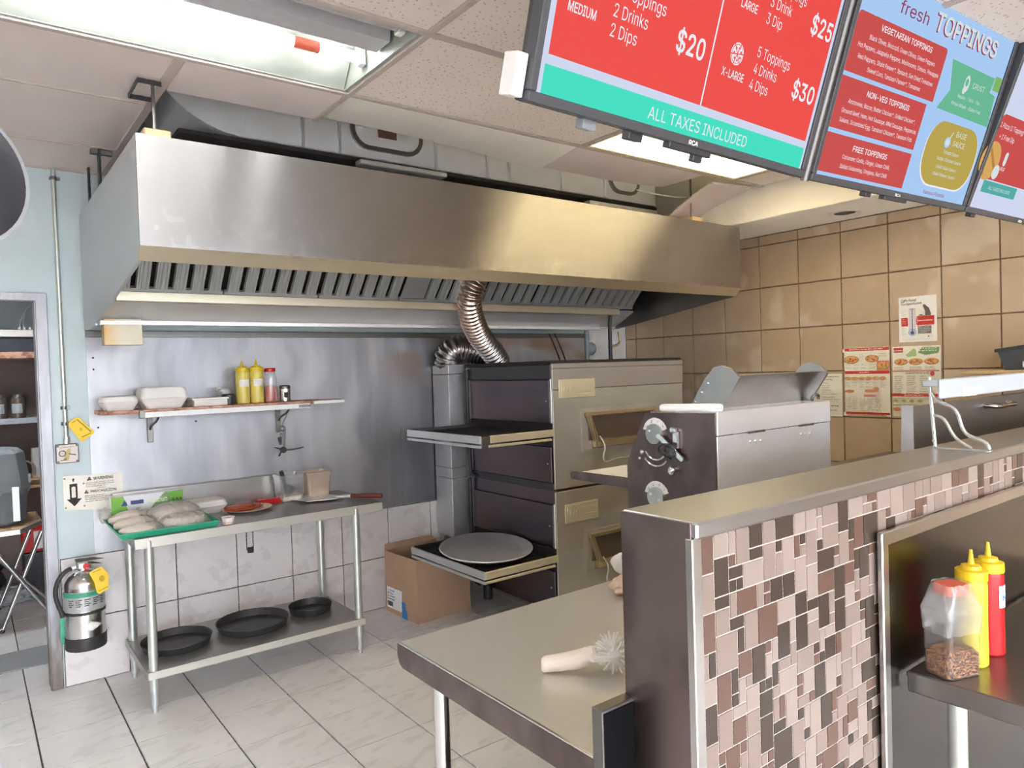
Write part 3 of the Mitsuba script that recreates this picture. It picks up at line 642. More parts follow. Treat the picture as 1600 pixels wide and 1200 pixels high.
def rsq(w, d, r, z, n=6):
    c = sg.box(-w / 2 + r, -d / 2 + r, w / 2 - r, d / 2 - r).buffer(r, n); return np.array([(px, py, z) for px, py in list(c.exterior.coords)[:-1]])
def loft(rings, cap0=True, cap1=True):
    n = len(rings[0]); V = np.vstack(rings); F = []
    for i in range(len(rings) - 1):
        for j in range(n):
            a0, a1, b0, b1 = i * n + j, i * n + (j + 1) % n, (i + 1) * n + j, (i + 1) * n + (j + 1) % n; F += [(a0, a1, b1), (a0, b1, b0)]
    k = len(V); extra = []
    if cap0: extra.append(rings[0].mean(0)); F += [(k, (j + 1) % n, j) for j in range(n)]; k += 1
    if cap1: extra.append(rings[-1].mean(0)); o = (len(rings) - 1) * n; F += [(k, o + j, o + (j + 1) % n) for j in range(n)]
    m = mesh(np.vstack([V] + [np.array(extra)]) if extra else V, F)
    if m.volume < 0: m.invert()
    return m
JW, JD = 0.098, 0.072
part(t, 'body', move(loft([rsq(JW, JD, 0.014, 0.001), rsq(JW + 0.002, JD + 0.002, 0.014, 0.02), rsq(JW + 0.002, JD + 0.002, 0.014, 0.15), rsq(JW - 0.012, JD - 0.008, 0.016, 0.178), rsq(0.058, 0.052, 0.022, 0.190)], True, False), (1.792, 0.700, 0.80), rz=-20), 'clear_film', smooth=35)
part(t, 'crushed_pepper', move(loft([rsq(JW - 0.004, JD - 0.004, 0.012, 0.003), rsq(JW - 0.003, JD - 0.003, 0.012, 0.05), rsq(JW - 0.02, JD - 0.02, 0.012, 0.060)]), (1.792, 0.700, 0.80), rz=-20), 'pepper_flakes', smooth=35, label='crushed red pepper flakes')
part(t, 'lid', move(loft([rsq(0.066, 0.054, 0.018, 0.186), rsq(0.067, 0.055, 0.018, 0.202), rsq(0.064, 0.052, 0.016, 0.208)]), (1.792, 0.700, 0.80), rz=-20), 'orange_lid', smooth=30, label='orange lid')
film = move(loft([rsq(JW + 0.006, JD + 0.006, 0.014, 0.10), rsq(JW + 0.012, JD + 0.012, 0.014, 0.150), rsq(0.084, 0.070, 0.018, 0.192), rsq(0.072, 0.060, 0.016, 0.2115)], False, False), (0, 0, 0)).subdivide().subdivide()
v = np.array(film.vertices); v += ((meshkit.fbm(v * 70, 3, 3) - 0.5) * 0.012)[:, None] * np.array([1, 1, 0.3])
part(t, 'film', move(mesh(v, film.faces), (1.792, 0.700, 0.80), rz=-20), 'wrap_film', smooth=True, label='crinkled clear film over the neck')

# wire stand and white board over the half wall
t = thing('wire_stand', 'bent silver wire stand on the half wall holding the white board', 'stand')
part(t, 'upright', tube([(2.27, 0.935, 1.47), (2.27, 0.93, 1.40), (2.27, 0.921, 1.266)], 0.0055, 8), 'leg_metal', smooth=50)
part(t, 'upper_arm', tube(spline([(2.27, 0.928, 1.425), (2.27, 0.90, 1.395), (2.27, 0.866, 1.375), (2.27, 0.850, 1.33), (2.27, 0.838, 1.308), (2.27, 0.79, 1.285), (2.27, 0.780, 1.267)], 26), 0.0055, 8), 'leg_metal', smooth=50)
part(t, 'lower_arm', tube(spline([(2.27, 0.926, 1.358), (2.27, 0.893, 1.343), (2.27, 0.872, 1.303), (2.27, 0.852, 1.283), (2.27, 0.825, 1.267)], 20), 0.005, 8), 'leg_metal', smooth=50)
part(t, 'foot_bar', box(2.262, 2.278, 0.776, 0.926, 1.260, 1.265, 0.001), 'leg_metal')
part(t, 'bolt', cyl((2.262, 0.921, 1.285), (2.255, 0.921, 1.285), 0.004, 8), 'chrome')
k = thing('display_board', 'white board resting across the wire stand above the half wall', 'board')
part(k, 'board', box(2.245, 4.2, 0.90, 0.945, 1.443, 1.463, 0.003), 'board_paint')
part(k, 'front_edge', box(2.243, 4.2, 0.893, 0.901, 1.408, 1.464, 0.003), 'board_paint')
part(k, 'tape', box(2.40, 2.50, 0.8915, 0.8935, 1.408, 1.434, 0), 'paper', label='yellowed strip of tape')
t = thing('prep_fridge', 'stainless refrigerated prep counter with a flat lid and chrome handle behind the half wall', 'prep counter')
part(t, 'body', box(2.84, 4.3, 1.24, 2.0, 0.06, 0.98, 0.006), 'fridge_steel')
part(t, 'lid', hull([(x, y, z) for x in (2.905, 4.3) for y, z in ((1.245, 0.982), (1.30, 0.982), (1.262, 1.338), (1.292, 1.338))]), 'fridge_steel')
part(t, 'side_flange', hull([(2.88, 1.243, 0.98), (2.886, 1.243, 0.98), (2.897, 1.255, 1.345), (2.903, 1.255, 1.345), (2.88, 1.30, 0.98), (2.886, 1.30, 0.98), (2.897, 1.295, 1.345), (2.903, 1.295, 1.345)]), 'galvanized')
part(t, 'handle', tube(spline([(3.62, 1.262, 1.305), (3.63, 1.225, 1.300), (3.72, 1.217, 1.300), (3.82, 1.217, 1.300), (3.87, 1.225, 1.300), (3.88, 1.262, 1.305)], 24), 0.010, 10), 'chrome', smooth=50)
for x in (2.9, 4.2):
    for y in (1.3, 1.9): part(t, 'foot', cyl((x, y, 0), (x, y, 0.07), 0.025, 14), 'black_plastic', smooth=50)

# ------------------------------------------------------------------ near work table
t = thing('work_table', 'near stainless work table with rolled edge, pastry roller lying on it', 'table')
part(t, 'top', cat(box(0.90, 2.80, 0.965, 1.72, 0.798, 0.81, 0.002)), 'steel_table')
part(t, 'apron', cat(prism([(0.965, 0.745), (0.965, 0.808), (1.72, 0.808), (1.72, 0.775), (1.712, 0.758), (1.695, 0.748)], 'x', 0.899, 0.903), box(0.903, 2.80, 1.717, 1.72, 0.752, 0.808, 0.001)), 'steel_pony', label='darker folded edge')
part(t, 'left_rim', box(0.899, 0.9045, 0.967, 1.721, 0.8085, 0.8125, 0.0012), 'chrome')
part(t, 'backsplash', cat(box(0.90, 2.80, 0.958, 0.966, 0.752, 0.905, 0.001), box(0.90, 2.80, 0.940, 0.966, 0.897, 0.905, 0.002), box(0.90, 0.904, 0.938, 0.966, 0.70, 0.905, 0.001)), 'steel_dark')
part(t, 'rear_mesh', box(0.905, 2.79, 0.941, 0.945, 0.60, 0.896, 0.001), 'pit_black', label='dark backing below the splash rim')
for x, y in ((0.965, 1.61), (2.72, 1.61), (0.965, 1.06), (2.72, 1.06)):
    part(t, 'leg', cyl((x, y, 0.03), (x, y, 0.795), 0.0205, 18), 'chrome', smooth=50)
part(t, 'undershelf', box(0.95, 2.74, 1.04, 1.63, 0.24, 0.262, 0.003), 'steel_dark')
for x, y in ((0.965, 1.61), (2.72, 1.61), (0.965, 1.06), (2.72, 1.06)): part(t, 'foot', cyl((x, y, 0.0), (x, y, 0.035), 0.017, 14), 'black_plastic', smooth=50)

# spiked roller lying on the table
t = thing('dough_docker', 'white plastic spiked dough roller with flour dusted handle lying on the near table', 'dough docker')
B = np.array([1.064, 1.312, 0.812]); ax_ = np.array([0.13, -0.100, 0.0]); ln = np.linalg.norm(ax_); ax_ /= ln; sx_ = np.array([ax_[1], -ax_[0], 0.0])
def W(u, v, z): return B + ax_ * u + sx_ * v + np.array([0, 0, z])
prof = [(0.0, 0.012, 0.004, 0.030), (0.006, 0.019, 0.001, 0.038), (0.05, 0.020, 0.003, 0.044), (0.085, 0.022, 0.006, 0.050), (0.106, 0.025, 0.012, 0.056), (0.122, 0.016, 0.022, 0.056)]
part(t, 'handle', loft([np.array([W(u, hw * math.cos(a) ** 1 , (z0 + z1) / 2 + (z1 - z0) / 2 * math.sin(a)) for a in np.linspace(0, 2 * np.pi, 16, endpoint=False)]) for u, hw, z0, z1 in prof]), 'dough', smooth=40, label='flour dusted handle')
def bar3(a, b, r): return hull(np.vstack([np.array(p) + np.array(d) * r for p in (a, b) for d in [(1, 1, 1), (1, 1, -1), (1, -1, 1), (1, -1, -1), (-1, 1, 1), (-1, 1, -1), (-1, -1, 1), (-1, -1, -1)]][0:]).reshape(-1, 3))
part(t, 'fork', cat(bar3(W(0.122, -0.028, 0.040), W(0.122, 0.028, 0.040), 0.006), bar3(W(0.122, -0.030, 0.040), W(0.175, -0.034, 0.042), 0.005), bar3(W(0.122, 0.030, 0.040), W(0.175, 0.034, 0.042), 0.005)), 'white_plastic')
RC = W(0.172, 0, 0.043)
part(t, 'spiked_roller', cat(cyl(RC - sx_ * 0.030, RC + sx_ * 0.030, 0.016, 18), *[cyl(RC + sx_ * v + (ax_ * math.cos(a) + Z * math.sin(a)) * 0.012, RC + sx_ * v * 1.15 + (ax_ * math.cos(a) + Z * math.sin(a)) * 0.041, 0.0030, 6, 0.0024)
    for i, v in enumerate(np.linspace(-0.026, 0.026, 5)) for a in np.linspace(0, 2 * np.pi, 11, endpoint=False) + 0.28 * i]), 'white_plastic', smooth=40)
t = thing('white_bowl', 'pale round bowl on its side just showing past the end of the half wall', 'bowl')
part(t, 'bowl', orient(lathe([(0, 0.0), (0.045, 0.003), (0.075, 0.02), (0.085, 0.045), (0.082, 0.045), (0.07, 0.022), (0.042, 0.007), (0, 0.004)], 30), np.array([0.35, 0.5, 0.79]) / 1.0, (1.715, 1.60, 0.862)), 'white_plastic', smooth=40)
solo('crumpled_wrap', ellipsoid((1.655, 1.60, 0.838), (0.065, 0.045, 0.028), 3, 20, 0.9, 5), 'pita', 'small crumpled tan wrap on the far edge of the near table', 'wrap', smooth=True)

# ------------------------------------------------------------------ dough sheeter
t = thing('dough_sheeter', 'stainless two stage dough sheeter with dials standing behind the half wall', 'dough sheeter')
S0, S1, SY0, SY1 = 1.93, 2.64, 1.45, 1.84
def side_poly(o=0.0): return [(SY0, 0.83), (SY0, 1.370), (1.748, 1.362), (SY1, 1.175), (SY1, 0.83)]
part(t, 'left_side', prism(side_poly(), 'x', S0, S0 + 0.012), 'steel_pony', label='floury side plate with the dials')
part(t, 'right_side', prism(side_poly(), 'x', S1 - 0.012, S1), 'steel')
part(t, 'lid', cat(box(S0 + 0.010, S1, SY0 - 0.006, SY0 + 0.002, 1.295, 1.374, 0.002), hull([(x, y, z) for x in (S0 + 0.012, S1 - 0.012) for y, z in ((SY0 - 0.004, 1.366), (SY0 - 0.004, 1.374), (1.62, 1.366), (1.62, 1.372))])), 'aluminium')
part(t, 'front_cover', cat(box(S0 + 0.010, S1, SY0 - 0.004, SY0 + 0.002, 0.84, 1.292, 0.002)), 'aluminium')
part(t, 'body', prism([(SY0 + 0.003, 0.84), (SY0 + 0.003, 1.36), (1.742, 1.352), (SY1 - 0.008, 1.172), (SY1 - 0.008, 0.84)], 'x', S0 + 0.014, S1 - 0.014), 'steel_dark')
for x in (2.155, 2.47):
    k = part(t, 'hinge', cat(*[cyl((x - 0.05 + 0.02 * i, SY0 - 0.007, 1.2935), (x - 0.034 + 0.02 * i, SY0 - 0.007, 1.2935), 0.0042, 8) for i in range(5)]), 'steel_dark', smooth=50)
    part(k, 'rivet', cat(*[ellipsoid((x - 0.035 + 0.03 * i, SY0 - 0.004, 1.262 - 0.001 * i), (0.006, 0.004, 0.006), 2) for i in range(3)]), 'chrome', smooth=True)
def dial(y, z):
    k = part(t, 'dial', cyl((S0 - 0.012, y, z), (S0, y, z), 0.036, 26), 'steel', smooth=50)
    a = [(0.057 * math.cos(q), 0.057 * math.sin(q)) for q in np.linspace(0.35, 2.9, 14)]; b = [(0.036 * math.cos(q), 0.036 * math.sin(q)) for q in np.linspace(2.9, 0.35, 14)]
    part(k, 'scale_plate', plane_poly(a + b, (S0, y, z), -Y, Z, 0.001, 0.001), 'white_paint', label='white dial scale')
    pr = Print((S0 - 0.002, y, z), -Y, Z)
    for n_, q in enumerate((0.7, 1.3, 1.9, 2.5)): pr.text('4321'[n_], 0.046 * math.cos(q) - 0.003, 0.046 * math.sin(q) - 0.004, 0.008, (0.05, 0.05, 0.08))
    ply_part(k, 'scale_numbers', pr.shape())
    for dy, dz in ((0.020, 0.010), (-0.018, -0.008)): part(k, 'bolt', ellipsoid((S0 - 0.013, y + dy, z + dz), (0.004, 0.006, 0.006), 2), 'chrome', smooth=True)
dial(1.700, 1.290); dial(1.700, 1.066)
part(t, 'lever', hull(np.vstack([np.array(c) + 0.0085 * np.array([(0, math.cos(q), math.sin(q)) for q in np.linspace(0, 6.28, 12)]) + np.array([e, 0, 0]) for c in ((S0 - 0.018, 1.672, 1.285), (S0 - 0.018, 1.575, 1.212)) for e in (0, 0.006)])), 'chrome')
part(t, 'lever_knot', cat(ellipsoid((S0 - 0.022, 1.618, 1.236), (0.014, 0.020, 0.022), 2, 0, 1.2, 3), tube(spline([(S0 - 0.02, 1.60, 1.24), (S0 - 0.035, 1.63, 1.26), (S0 - 0.03, 1.66, 1.245), (S0 - 0.02, 1.625, 1.215)], 14), 0.004, 6)), 'black_plastic', smooth=True, label='black twist of cord on the lever')
part(t, 'guide_slot', cat(tube([(S0 - 0.002, 1.70 + 0.0 - 0.052 * math.cos(q) * -1, 1.27 - 0.052 * math.sin(q) - 0.02) for q in np.linspace(0.5, 2.6, 14)], 0.003, 6), tube([(S0 - 0.002, 1.70 + 0.066 * math.cos(q), 1.262 - 0.066 * math.sin(q) - 0.02) for q in np.linspace(0.7, 2.4, 14)], 0.003, 6)), 'chrome', smooth=50)
part(t, 'locking_knob', cat(cyl((S0 - 0.02, 1.614, 1.174), (S0, 1.614, 1.174), 0.010, 12), ellipsoid((S0 - 0.024, 1.612, 1.170), (0.012, 0.014, 0.017), 2)), 'chrome', smooth=40)
part(t, 'latch', cat(box(S0 - 0.012, S0, 1.592, 1.616, 1.245, 1.305, 0.003), box(S0 - 0.02, S0, 1.600, 1.622, 1.298, 1.318, 0.004)), 'chrome')
part(t, 'side_bolt', cat(ellipsoid((S0 - 0.004, 1.762, 1.222), (0.007, 0.009, 0.009), 2), ellipsoid((S0 - 0.003, 1.775, 1.198), (0.005, 0.006, 0.006), 2)), 'chrome', smooth=True)
part(t, 'outfeed_tray', cat(box(S0 + 0.03, S1 - 0.03, SY1 - 0.02, 2.17, 1.095, 1.103, 0.002)), 'white_plastic', label='cream outfeed tray')
part(t, 'tray_rail', hull([(x, y, z) for x in (S0 + 0.02, S0 + 0.032) for y, z in ((SY1 - 0.02, 1.075), (SY1 - 0.02, 1.115), (2.165, 1.080), (2.175, 1.085), (2.175, 1.105), (2.165, 1.112))]), 'steel_pony')
k = part(t, 'hopper_chute', hull([(x, y, z) for x in (2.09, 2.66) for y, z in ((1.56, 1.372), (1.562, 1.378), (1.47, 1.487), (1.476, 1.490))]), 'steel')
def cheek(x): return prism(sg.Polygon([(1.67, 1.365), (1.545, 1.365), (1.465, 1.48), (1.49, 1.505), (1.53, 1.518), (1.56, 1.512), (1.60, 1.47)]).buffer(0.006, 4), 'x', x, x + 0.008)
part(k, 'cheek', cheek(2.085), 'steel'); part(k, 'cheek', cheek(2.652), 'steel')
part(k, 'rivet', cat(*[ellipsoid((2.083, y, z), (0.004, 0.005, 0.005), 2) for y, z in ((1.645, 1.395), (1.615, 1.43), (1.588, 1.462))]), 'chrome', smooth=True)
part(t, 'top_catch', cat(tube(spline([(2.70 - 0.09, 1.50, 1.376), (2.60, 1.49, 1.392), (2.62, 1.485, 1.398), (2.635, 1.49, 1.380)], 12), 0.006, 8)), 'steel_dark', smooth=50)
for x in (1.99, 2.58):
    for y in (1.50, 1.78): part(t, 'foot', cyl((x, y, 0.81), (x, y, 0.842), 0.02, 14), 'black_plastic', smooth=50)
solo('rolling_pin', move(lathe([(0, -0.105), (0.009, -0.105), (0.0125, -0.100), (0.0135, -0.09), (0.0135, 0.09), (0.0125, 0.100), (0.009, 0.105), (0, 0.105)], 20), (1.935, 1.546, 1.3855), rx=90, rz=25.0), 'white_plastic', 'short white rolling pin lying on top of the dough sheeter', 'rolling pin', smooth=40)

# ------------------------------------------------------------------ pizza oven, two decks
t = thing('conveyor_oven', 'two deck stainless conveyor pizza oven with windows under the right end of the hood', 'oven')
OX0, OX1, OY0, OY1 = 2.66, 3.80, 3.10, 4.0
for z in (0.12, 0.84):
    dk = part(t, 'deck', box(OX0 + 0.012, OX1, OY0 + 0.012, OY1, z, z + (0.715 if z > 0.5 else 0.712), 0.004), 'oven_side')
    top = z + (0.565 if z > 0.5 else 0.70)
    part(dk, 'front_panel', box(OX0, OX1, OY0, OY0 + 0.012, z + 0.02, top, 0.003), 'oven_front')
    part(dk, 'side_cover', box(OX0, OX0 + 0.012, OY0 + 0.03, OY1 - 0.07, z + 0.375, z + 0.625, 0.003), 'oven_side')
    part(dk, 'side_cover', box(OX0 + 0.001, OX0 + 0.012, OY0 + 0.03, OY1 - 0.07, z + 0.03, z + 0.24, 0.003), 'oven_side')
    part(dk, 'tunnel_mouth', box(OX0 + 0.008, OX0 + 0.0125, OY0 + 0.02, OY1 - 0.04, z + 0.245, z + 0.372, 0.001), 'soot', label='black opening of the baking tunnel')
    part(dk, 'corner_bar', cyl((OX0 + 0.004, OY0 + 0.018, z + 0.375), (OX0 + 0.004, OY0 + 0.018, z + 0.63), 0.006, 8), 'aluminium', smooth=50)
    part(dk, 'gas_pipe', tube([(OX0 - 0.012, OY1 - 0.045, z + 0.70), (OX0 - 0.012, OY1 - 0.045, z + 0.30), (OX0 - 0.012, OY1 - 0.06, z + 0.02 + 0.0), (OX0 - 0.012, OY1 - 0.12, z + 0.005)], 0.012, 8), 'black_metal', smooth=50)
    part(dk, 'side_screw', cat(*[ellipsoid((OX0 - 0.002, OY0 + 0.06, zz), (0.004, 0.006, 0.006), 1) for zz in (z + 0.50, z + 0.14)]), 'chrome', smooth=True)
    # window: raised frame, slanted inner frame, dark glass, wire handle
    wz0, wz1 = z + 0.205, z + 0.445
    w = part(dk, 'window', prism(rrect(2.872, wz0 - 0.02, 3.52, wz1, 0.008).difference(sg.box(2.892, wz0 - 0.0, 3.50, wz1 - 0.02)), 'y', OY0 - 0.010, OY0 + 0.002), 'oven_front')
    part(w, 'glass', box(2.93, 3.47, OY0 - 0.006, OY0 - 0.001, wz0 + 0.05, wz1 - 0.045, 0.001), 'oven_glass')
    part(w, 'bezel', cat(hull([(x, y, zz) for x in (2.90, 3.50) for y, zz in ((OY0 - 0.004, wz1 - 0.018), (OY0 - 0.030, wz1 - 0.022), (OY0 - 0.030, wz1 - 0.040), (OY0 - 0.004, wz1 - 0.048))]),
        hull([(x, y, zz) for x in (2.955, 3.47) for y, zz in ((OY0 - 0.004, wz0 + 0.052), (OY0 - 0.034, wz0 + 0.042), (OY0 - 0.034, wz0 + 0.012), (OY0 - 0.004, wz0 + 0.010))]),
        hull([(2.900, OY0 - 0.03, wz1 - 0.022), (2.914, OY0 - 0.03, wz1 - 0.022), (2.972, OY0 - 0.034, wz0 + 0.012), (2.985, OY0 - 0.034, wz0 + 0.012), (2.900, OY0 - 0.006, wz1 - 0.022), (2.914, OY0 - 0.006, wz1 - 0.022), (2.972, OY0 - 0.006, wz0 + 0.012), (2.985, OY0 - 0.006, wz0 + 0.012)]),
        hull([(2.922, OY0 - 0.03, wz1 - 0.04), (2.930, OY0 - 0.03, wz1 - 0.04), (2.985, OY0 - 0.034, wz0 + 0.03), (2.993, OY0 - 0.034, wz0 + 0.03), (2.922, OY0 - 0.006, wz1 - 0.04), (2.930, OY0 - 0.006, wz1 - 0.04), (2.985, OY0 - 0.006, wz0 + 0.03), (2.993, OY0 - 0.006, wz0 + 0.03)])), 'brass_trim', label='brassy slanted window frame')
    part(w, 'handle', tube(spline([(2.985, OY0 - 0.036, wz0 + 0.075), (3.005, OY0 - 0.05, wz0 + 0.035), (3.005, OY0 - 0.06, wz0 + 0.0), (2.985, OY0 - 0.065, wz0 - 0.04), (2.992, OY0 - 0.065, wz0 - 0.072), (3.05, OY0 - 0.06, wz0 - 0.075), (3.20, OY0 - 0.05, wz0 - 0.068), (3.30, OY0 - 0.02, wz0 - 0.062), (3.31, OY0, wz0 - 0.06)], 40), 0.0055, 8), 'leg_metal', smooth=50, label='bent wire handle')
    pl = part(dk, 'name_plate', box(2.705 + (0.02 if z < 0.5 else 0), 2.99, OY0 - 0.006, OY0 + 0.001, z + 0.515 - (0 if z > .5 else 0.005), z + 0.625 - (0 if z > .5 else 0.005), 0.002), 'cream_metal', label='embossed pale name plate')
    bx = 2.72 + (0.02 if z < 0.5 else 0)
    part(pl, 'emboss', cat(box(bx, bx + 0.10, OY0 - 0.0085, OY0 - 0.005, z + 0.53, z + 0.61, 0.001), *[hull([(bx + 0.02 + 0.022 * i + e, OY0 - d_, zz) for e, zz in ((0, z + 0.555), (0.012, z + 0.555), (0.010, z + 0.592), (0.022, z + 0.592))for d_ in (0.0085, 0.011)]) for i in range(3)],
        box(bx + 0.125, bx + 0.24, OY0 - 0.0085, OY0 - 0.005, z + 0.575, z + 0.592, 0.001), box(bx + 0.12, bx + 0.23, OY0 - 0.0085, OY0 - 0.005, z + 0.545, z + 0.551, 0.001), box(bx + 0.12, bx + 0.21, OY0 - 0.0085, OY0 - 0.005, z + 0.532, z + 0.537, 0.001)), 'cream_metal')
    # conveyor reaching out to the left
    cz = z + 0.345
    cv = part(t, 'conveyor', cat(box(2.14, 2.152, OY0 - 0.01, 3.87, cz - 0.042, cz, 0.002), box(2.14, 2.152, OY0 - 0.01, 3.87, cz - 0.066, cz - 0.05, 0.002)), 'galvanized', label='conveyor end reaching out of the oven')
    part(cv, 'front_rail', cat(box(2.21 if z > 0.5 else 2.153, OX0, OY0 - 0.010, OY0 + 0.004, cz - 0.042, cz - 0.002, 0.002), box(2.20 if z > .5 else 2.153, OX0 - 0.02, OY0 - 0.008, OY0 + 0.004, cz - 0.066, cz - 0.052, 0.002)), 'cream_metal', label='cream front rail')
    if z > 0.5: part(cv, 'rail_corner', box(2.152, 2.21, OY0 - 0.008, OY0 + 0.02, cz - 0.05, cz - 0.006, 0.002), 'steel_dark')
    part(cv, 'rear_rail', box(2.153, OX0, 3.862, 3.872, cz - 0.04, cz, 0.002), 'steel_dark')
    part(cv, 'bed', box(2.153, OX0 + 0.006, OY0 + 0.004, 3.862, cz - 0.032, cz - 0.026, 0.001), 'soot')
    part(cv, 'wire_belt', cat(*[cyl((2.165 + 0.021 * i, OY0 + 0.006, cz - 0.020), (2.165 + 0.021 * i, 3.86, cz - 0.020), 0.0026, 5) for i in range(24)], *[cyl((2.16, yy, cz - 0.0175), (OX0, yy, cz - 0.0175), 0.002, 5) for yy in np.linspace(OY0 + 0.05, 3.82, 14)]), 'black_metal', kind='stuff')
part(t, 'top_cap', cat(box(OX0 + 0.0, OX1 + 0.003, OY0 - 0.002, OY0 + 0.014, 1.407, 1.528, 0.003), box(OX0, OX1 + 0.003, OY0 - 0.004, OY0 + 0.014, 1.528, 1.558, 0.003)), 'oven_cap', label='pale front band along the oven top')
part(t, 'top_plate', box(OX0, OX1 + 0.004, OY0 + 0.01, OY1, 1.553, 1.575, 0.003), 'soot')
part(t, 'deck_band', box(OX0 - 0.001, OX1 + 0.001, OY0 - 0.001, OY0 + 0.014, 0.835, 0.868, 0.003), 'oven_front')
part(t, 'side_band', box(OX0 - 0.002, OX0 + 0.012, OY0 + 0.014, OY1 - 0.05, 0.828, 0.872, 0.003), 'black_metal'); part(t, 'side_band', box(OX0 - 0.002, OX0 + 0.012, OY0 + 0.014, OY1 - 0.05, 1.468, 1.553, 0.003), 'black_metal')
for x in (OX0 + 0.08, OX1 - 0.08):
    for y in (OY0 + 0.08, OY1 - 0.08): part(t, 'leg', cyl((x, y, 0), (x, y, 0.13), 0.03, 14), 'black_metal', smooth=50)
t = thing('vent_chase', 'tall grey sheet metal vent box standing against the back wall behind the oven', 'vent box')
for z0, z1 in ((0.42, 0.815), (0.817, 0.885), (0.887, 1.51), (1.512, 1.575)): part(t, 'section', box(2.555, 2.72, 4.03, 4.235, z0, z1, 0.003), 'galvanized')
part(t, 'foot', box(2.57, 2.60, 4.18, 4.235, 0.0, 0.42, 0.002), 'galvanized'); part(t, 'foot', box(2.68, 2.71, 4.18, 4.235, 0.0, 0.42, 0.002), 'galvanized')
def ribbed(pts, r, n=150, ribs=30, sides=18):
    p = spline(pts, n); s = np.linspace(0, ribs * 2 * np.pi, n); return tube(p, r * (1 + 0.085 * np.sin(s)), sides, False)
solo('flex_duct', ribbed([(2.635, 4.13, 1.576), (2.615, 4.12, 1.625), (2.64, 4.09, 1.672), (2.72, 4.05, 1.675), (2.82, 4.00, 1.65), (2.92, 3.96, 1.625)], 0.088, 240, 17), 'flex_foil', 'shiny ribbed foil duct arching from the grey vent box to the oven top', 'duct', smooth=True)
solo('flex_duct', ribbed([(2.80, 3.79, 1.575), (2.73, 3.76, 1.64), (2.60, 3.71, 1.74), (2.48, 3.62, 1.84), (2.40, 3.53, 1.93), (2.375, 3.475, 1.99), (2.39, 3.43, 2.06)], 0.072, 340, 24), 'flex_foil', 'brownish ribbed foil duct climbing from the oven top into the hood filters', 'duct', smooth=True)
solo('steel_pan', move(lathe([(0, 0.006), (0.16, 0.004), (0.215, 0.020), (0.228, 0.030), (0.226, 0.034), (0.21, 0.026), (0.158, 0.009), (0, 0.011)], 40), (2.372, 3.40, 0.470), rx=4.5, rz=-8, s=1.2), 'aluminium', 'wide shallow shiny pan lying on the lower conveyor belt of the oven', 'pan', smooth=40)
t = thing('gas_valve', 'grey gas pipe with valve rising behind the oven top right end to the hood', 'gas pipe')
part(t, 'pipe', tube([(3.74, 3.70, 1.57), (3.74, 3.70, 1.84), (3.73, 3.66, 2.0)], 0.014, 10), 'black_metal', smooth=50)
part(t, 'valve_body', cat(ellipsoid((3.70, 3.86, 1.665), (0.045, 0.03, 0.05), 3), cyl((3.66, 3.86, 1.57), (3.66, 3.86, 1.80), 0.018, 10)), 'grey_plastic', smooth=True)
part(t, 'side_branch', tube(spline([(3.74, 3.72, 1.675), (3.80, 3.72, 1.68), (3.84, 3.72, 1.69), (3.845, 3.72, 1.78)], 14), 0.009, 8), 'brass_trim', smooth=50)
for x in (3.52, 3.575): part('gas_valve', 'cable', tube(spline([(x, 4.0, 1.57), (x + 0.01, 4.05, 1.65), (x - 0.02, 4.1, 1.79)], 10), 0.006, 6), 'black_plastic', smooth=50)

# cardboard box
t = thing('cardboard_box', 'open brown cardboard box on the floor below the lower oven conveyor', 'box')
c0 = np.array([2.136, 3.80]); ux = np.array([0.995, 0.09]); uy = np.array([-0.05, 0.9987])
def bx(u, v, z): return tuple(c0 + ux * u + uy * v) + (z,)
BW, BD, BH = 0.41, 0.38, 0.39
def panel(u0, u1, v0, v1, z0, z1): return hull([bx(u, v, z) for u in (u0, u1) for v in (v0, v1) for z in (z0, z1)])
part(t, 'side', panel(0, BW, 0, 0.005, 0, BH), 'cardboard'); part(t, 'side', panel(0, 0.005, 0, BD, 0, BH), 'cardboard'); part(t, 'side', panel(BW - 0.005, BW, 0, BD, 0, BH - 0.01), 'cardboard'); part(t, 'side', panel(0, BW, BD - 0.005, BD, 0, BH), 'cardboard')
part(t, 'bottom', panel(0.005, BW - 0.005, 0.005, BD - 0.005, 0, 0.006), 'cardboard')
part(t, 'flap', hull([bx(u, v, z) for u, v, z in ((0, BD - 0.005, BH), (BW, BD - 0.005, BH), (0.02, BD + 0.03, BH + 0.03), (BW - 0.02, BD + 0.03, BH + 0.03), (0, BD, BH), (BW, BD, BH))]), 'cardboard')
pr = Print(np.array(bx(-0.001, BD, 0)), np.array([0.05, -0.9987, 0.0]), Z)
pr.rect(0.02, 0.03, 0.20, 0.165, (0.80, 0.80, 0.80)); pr.lines(0.03, 0.12, 0.14, 4, 0.018, 0.008, (0.15, 0.15, 0.18), 4); pr.rect(0.03, 0.045, 0.09, 0.075, (0.1, 0.1, 0.12))
pr.poly([(0.20, 0.0), (0.26, 0.0), (0.26, 0.05), (0.24, 0.06), (0.245, 0.10), (0.20, 0.10)], (0.07, 0.22, 0.55))
ply_part(t, 'shipping_label', pr.shape(), 'white and blue shipping label')
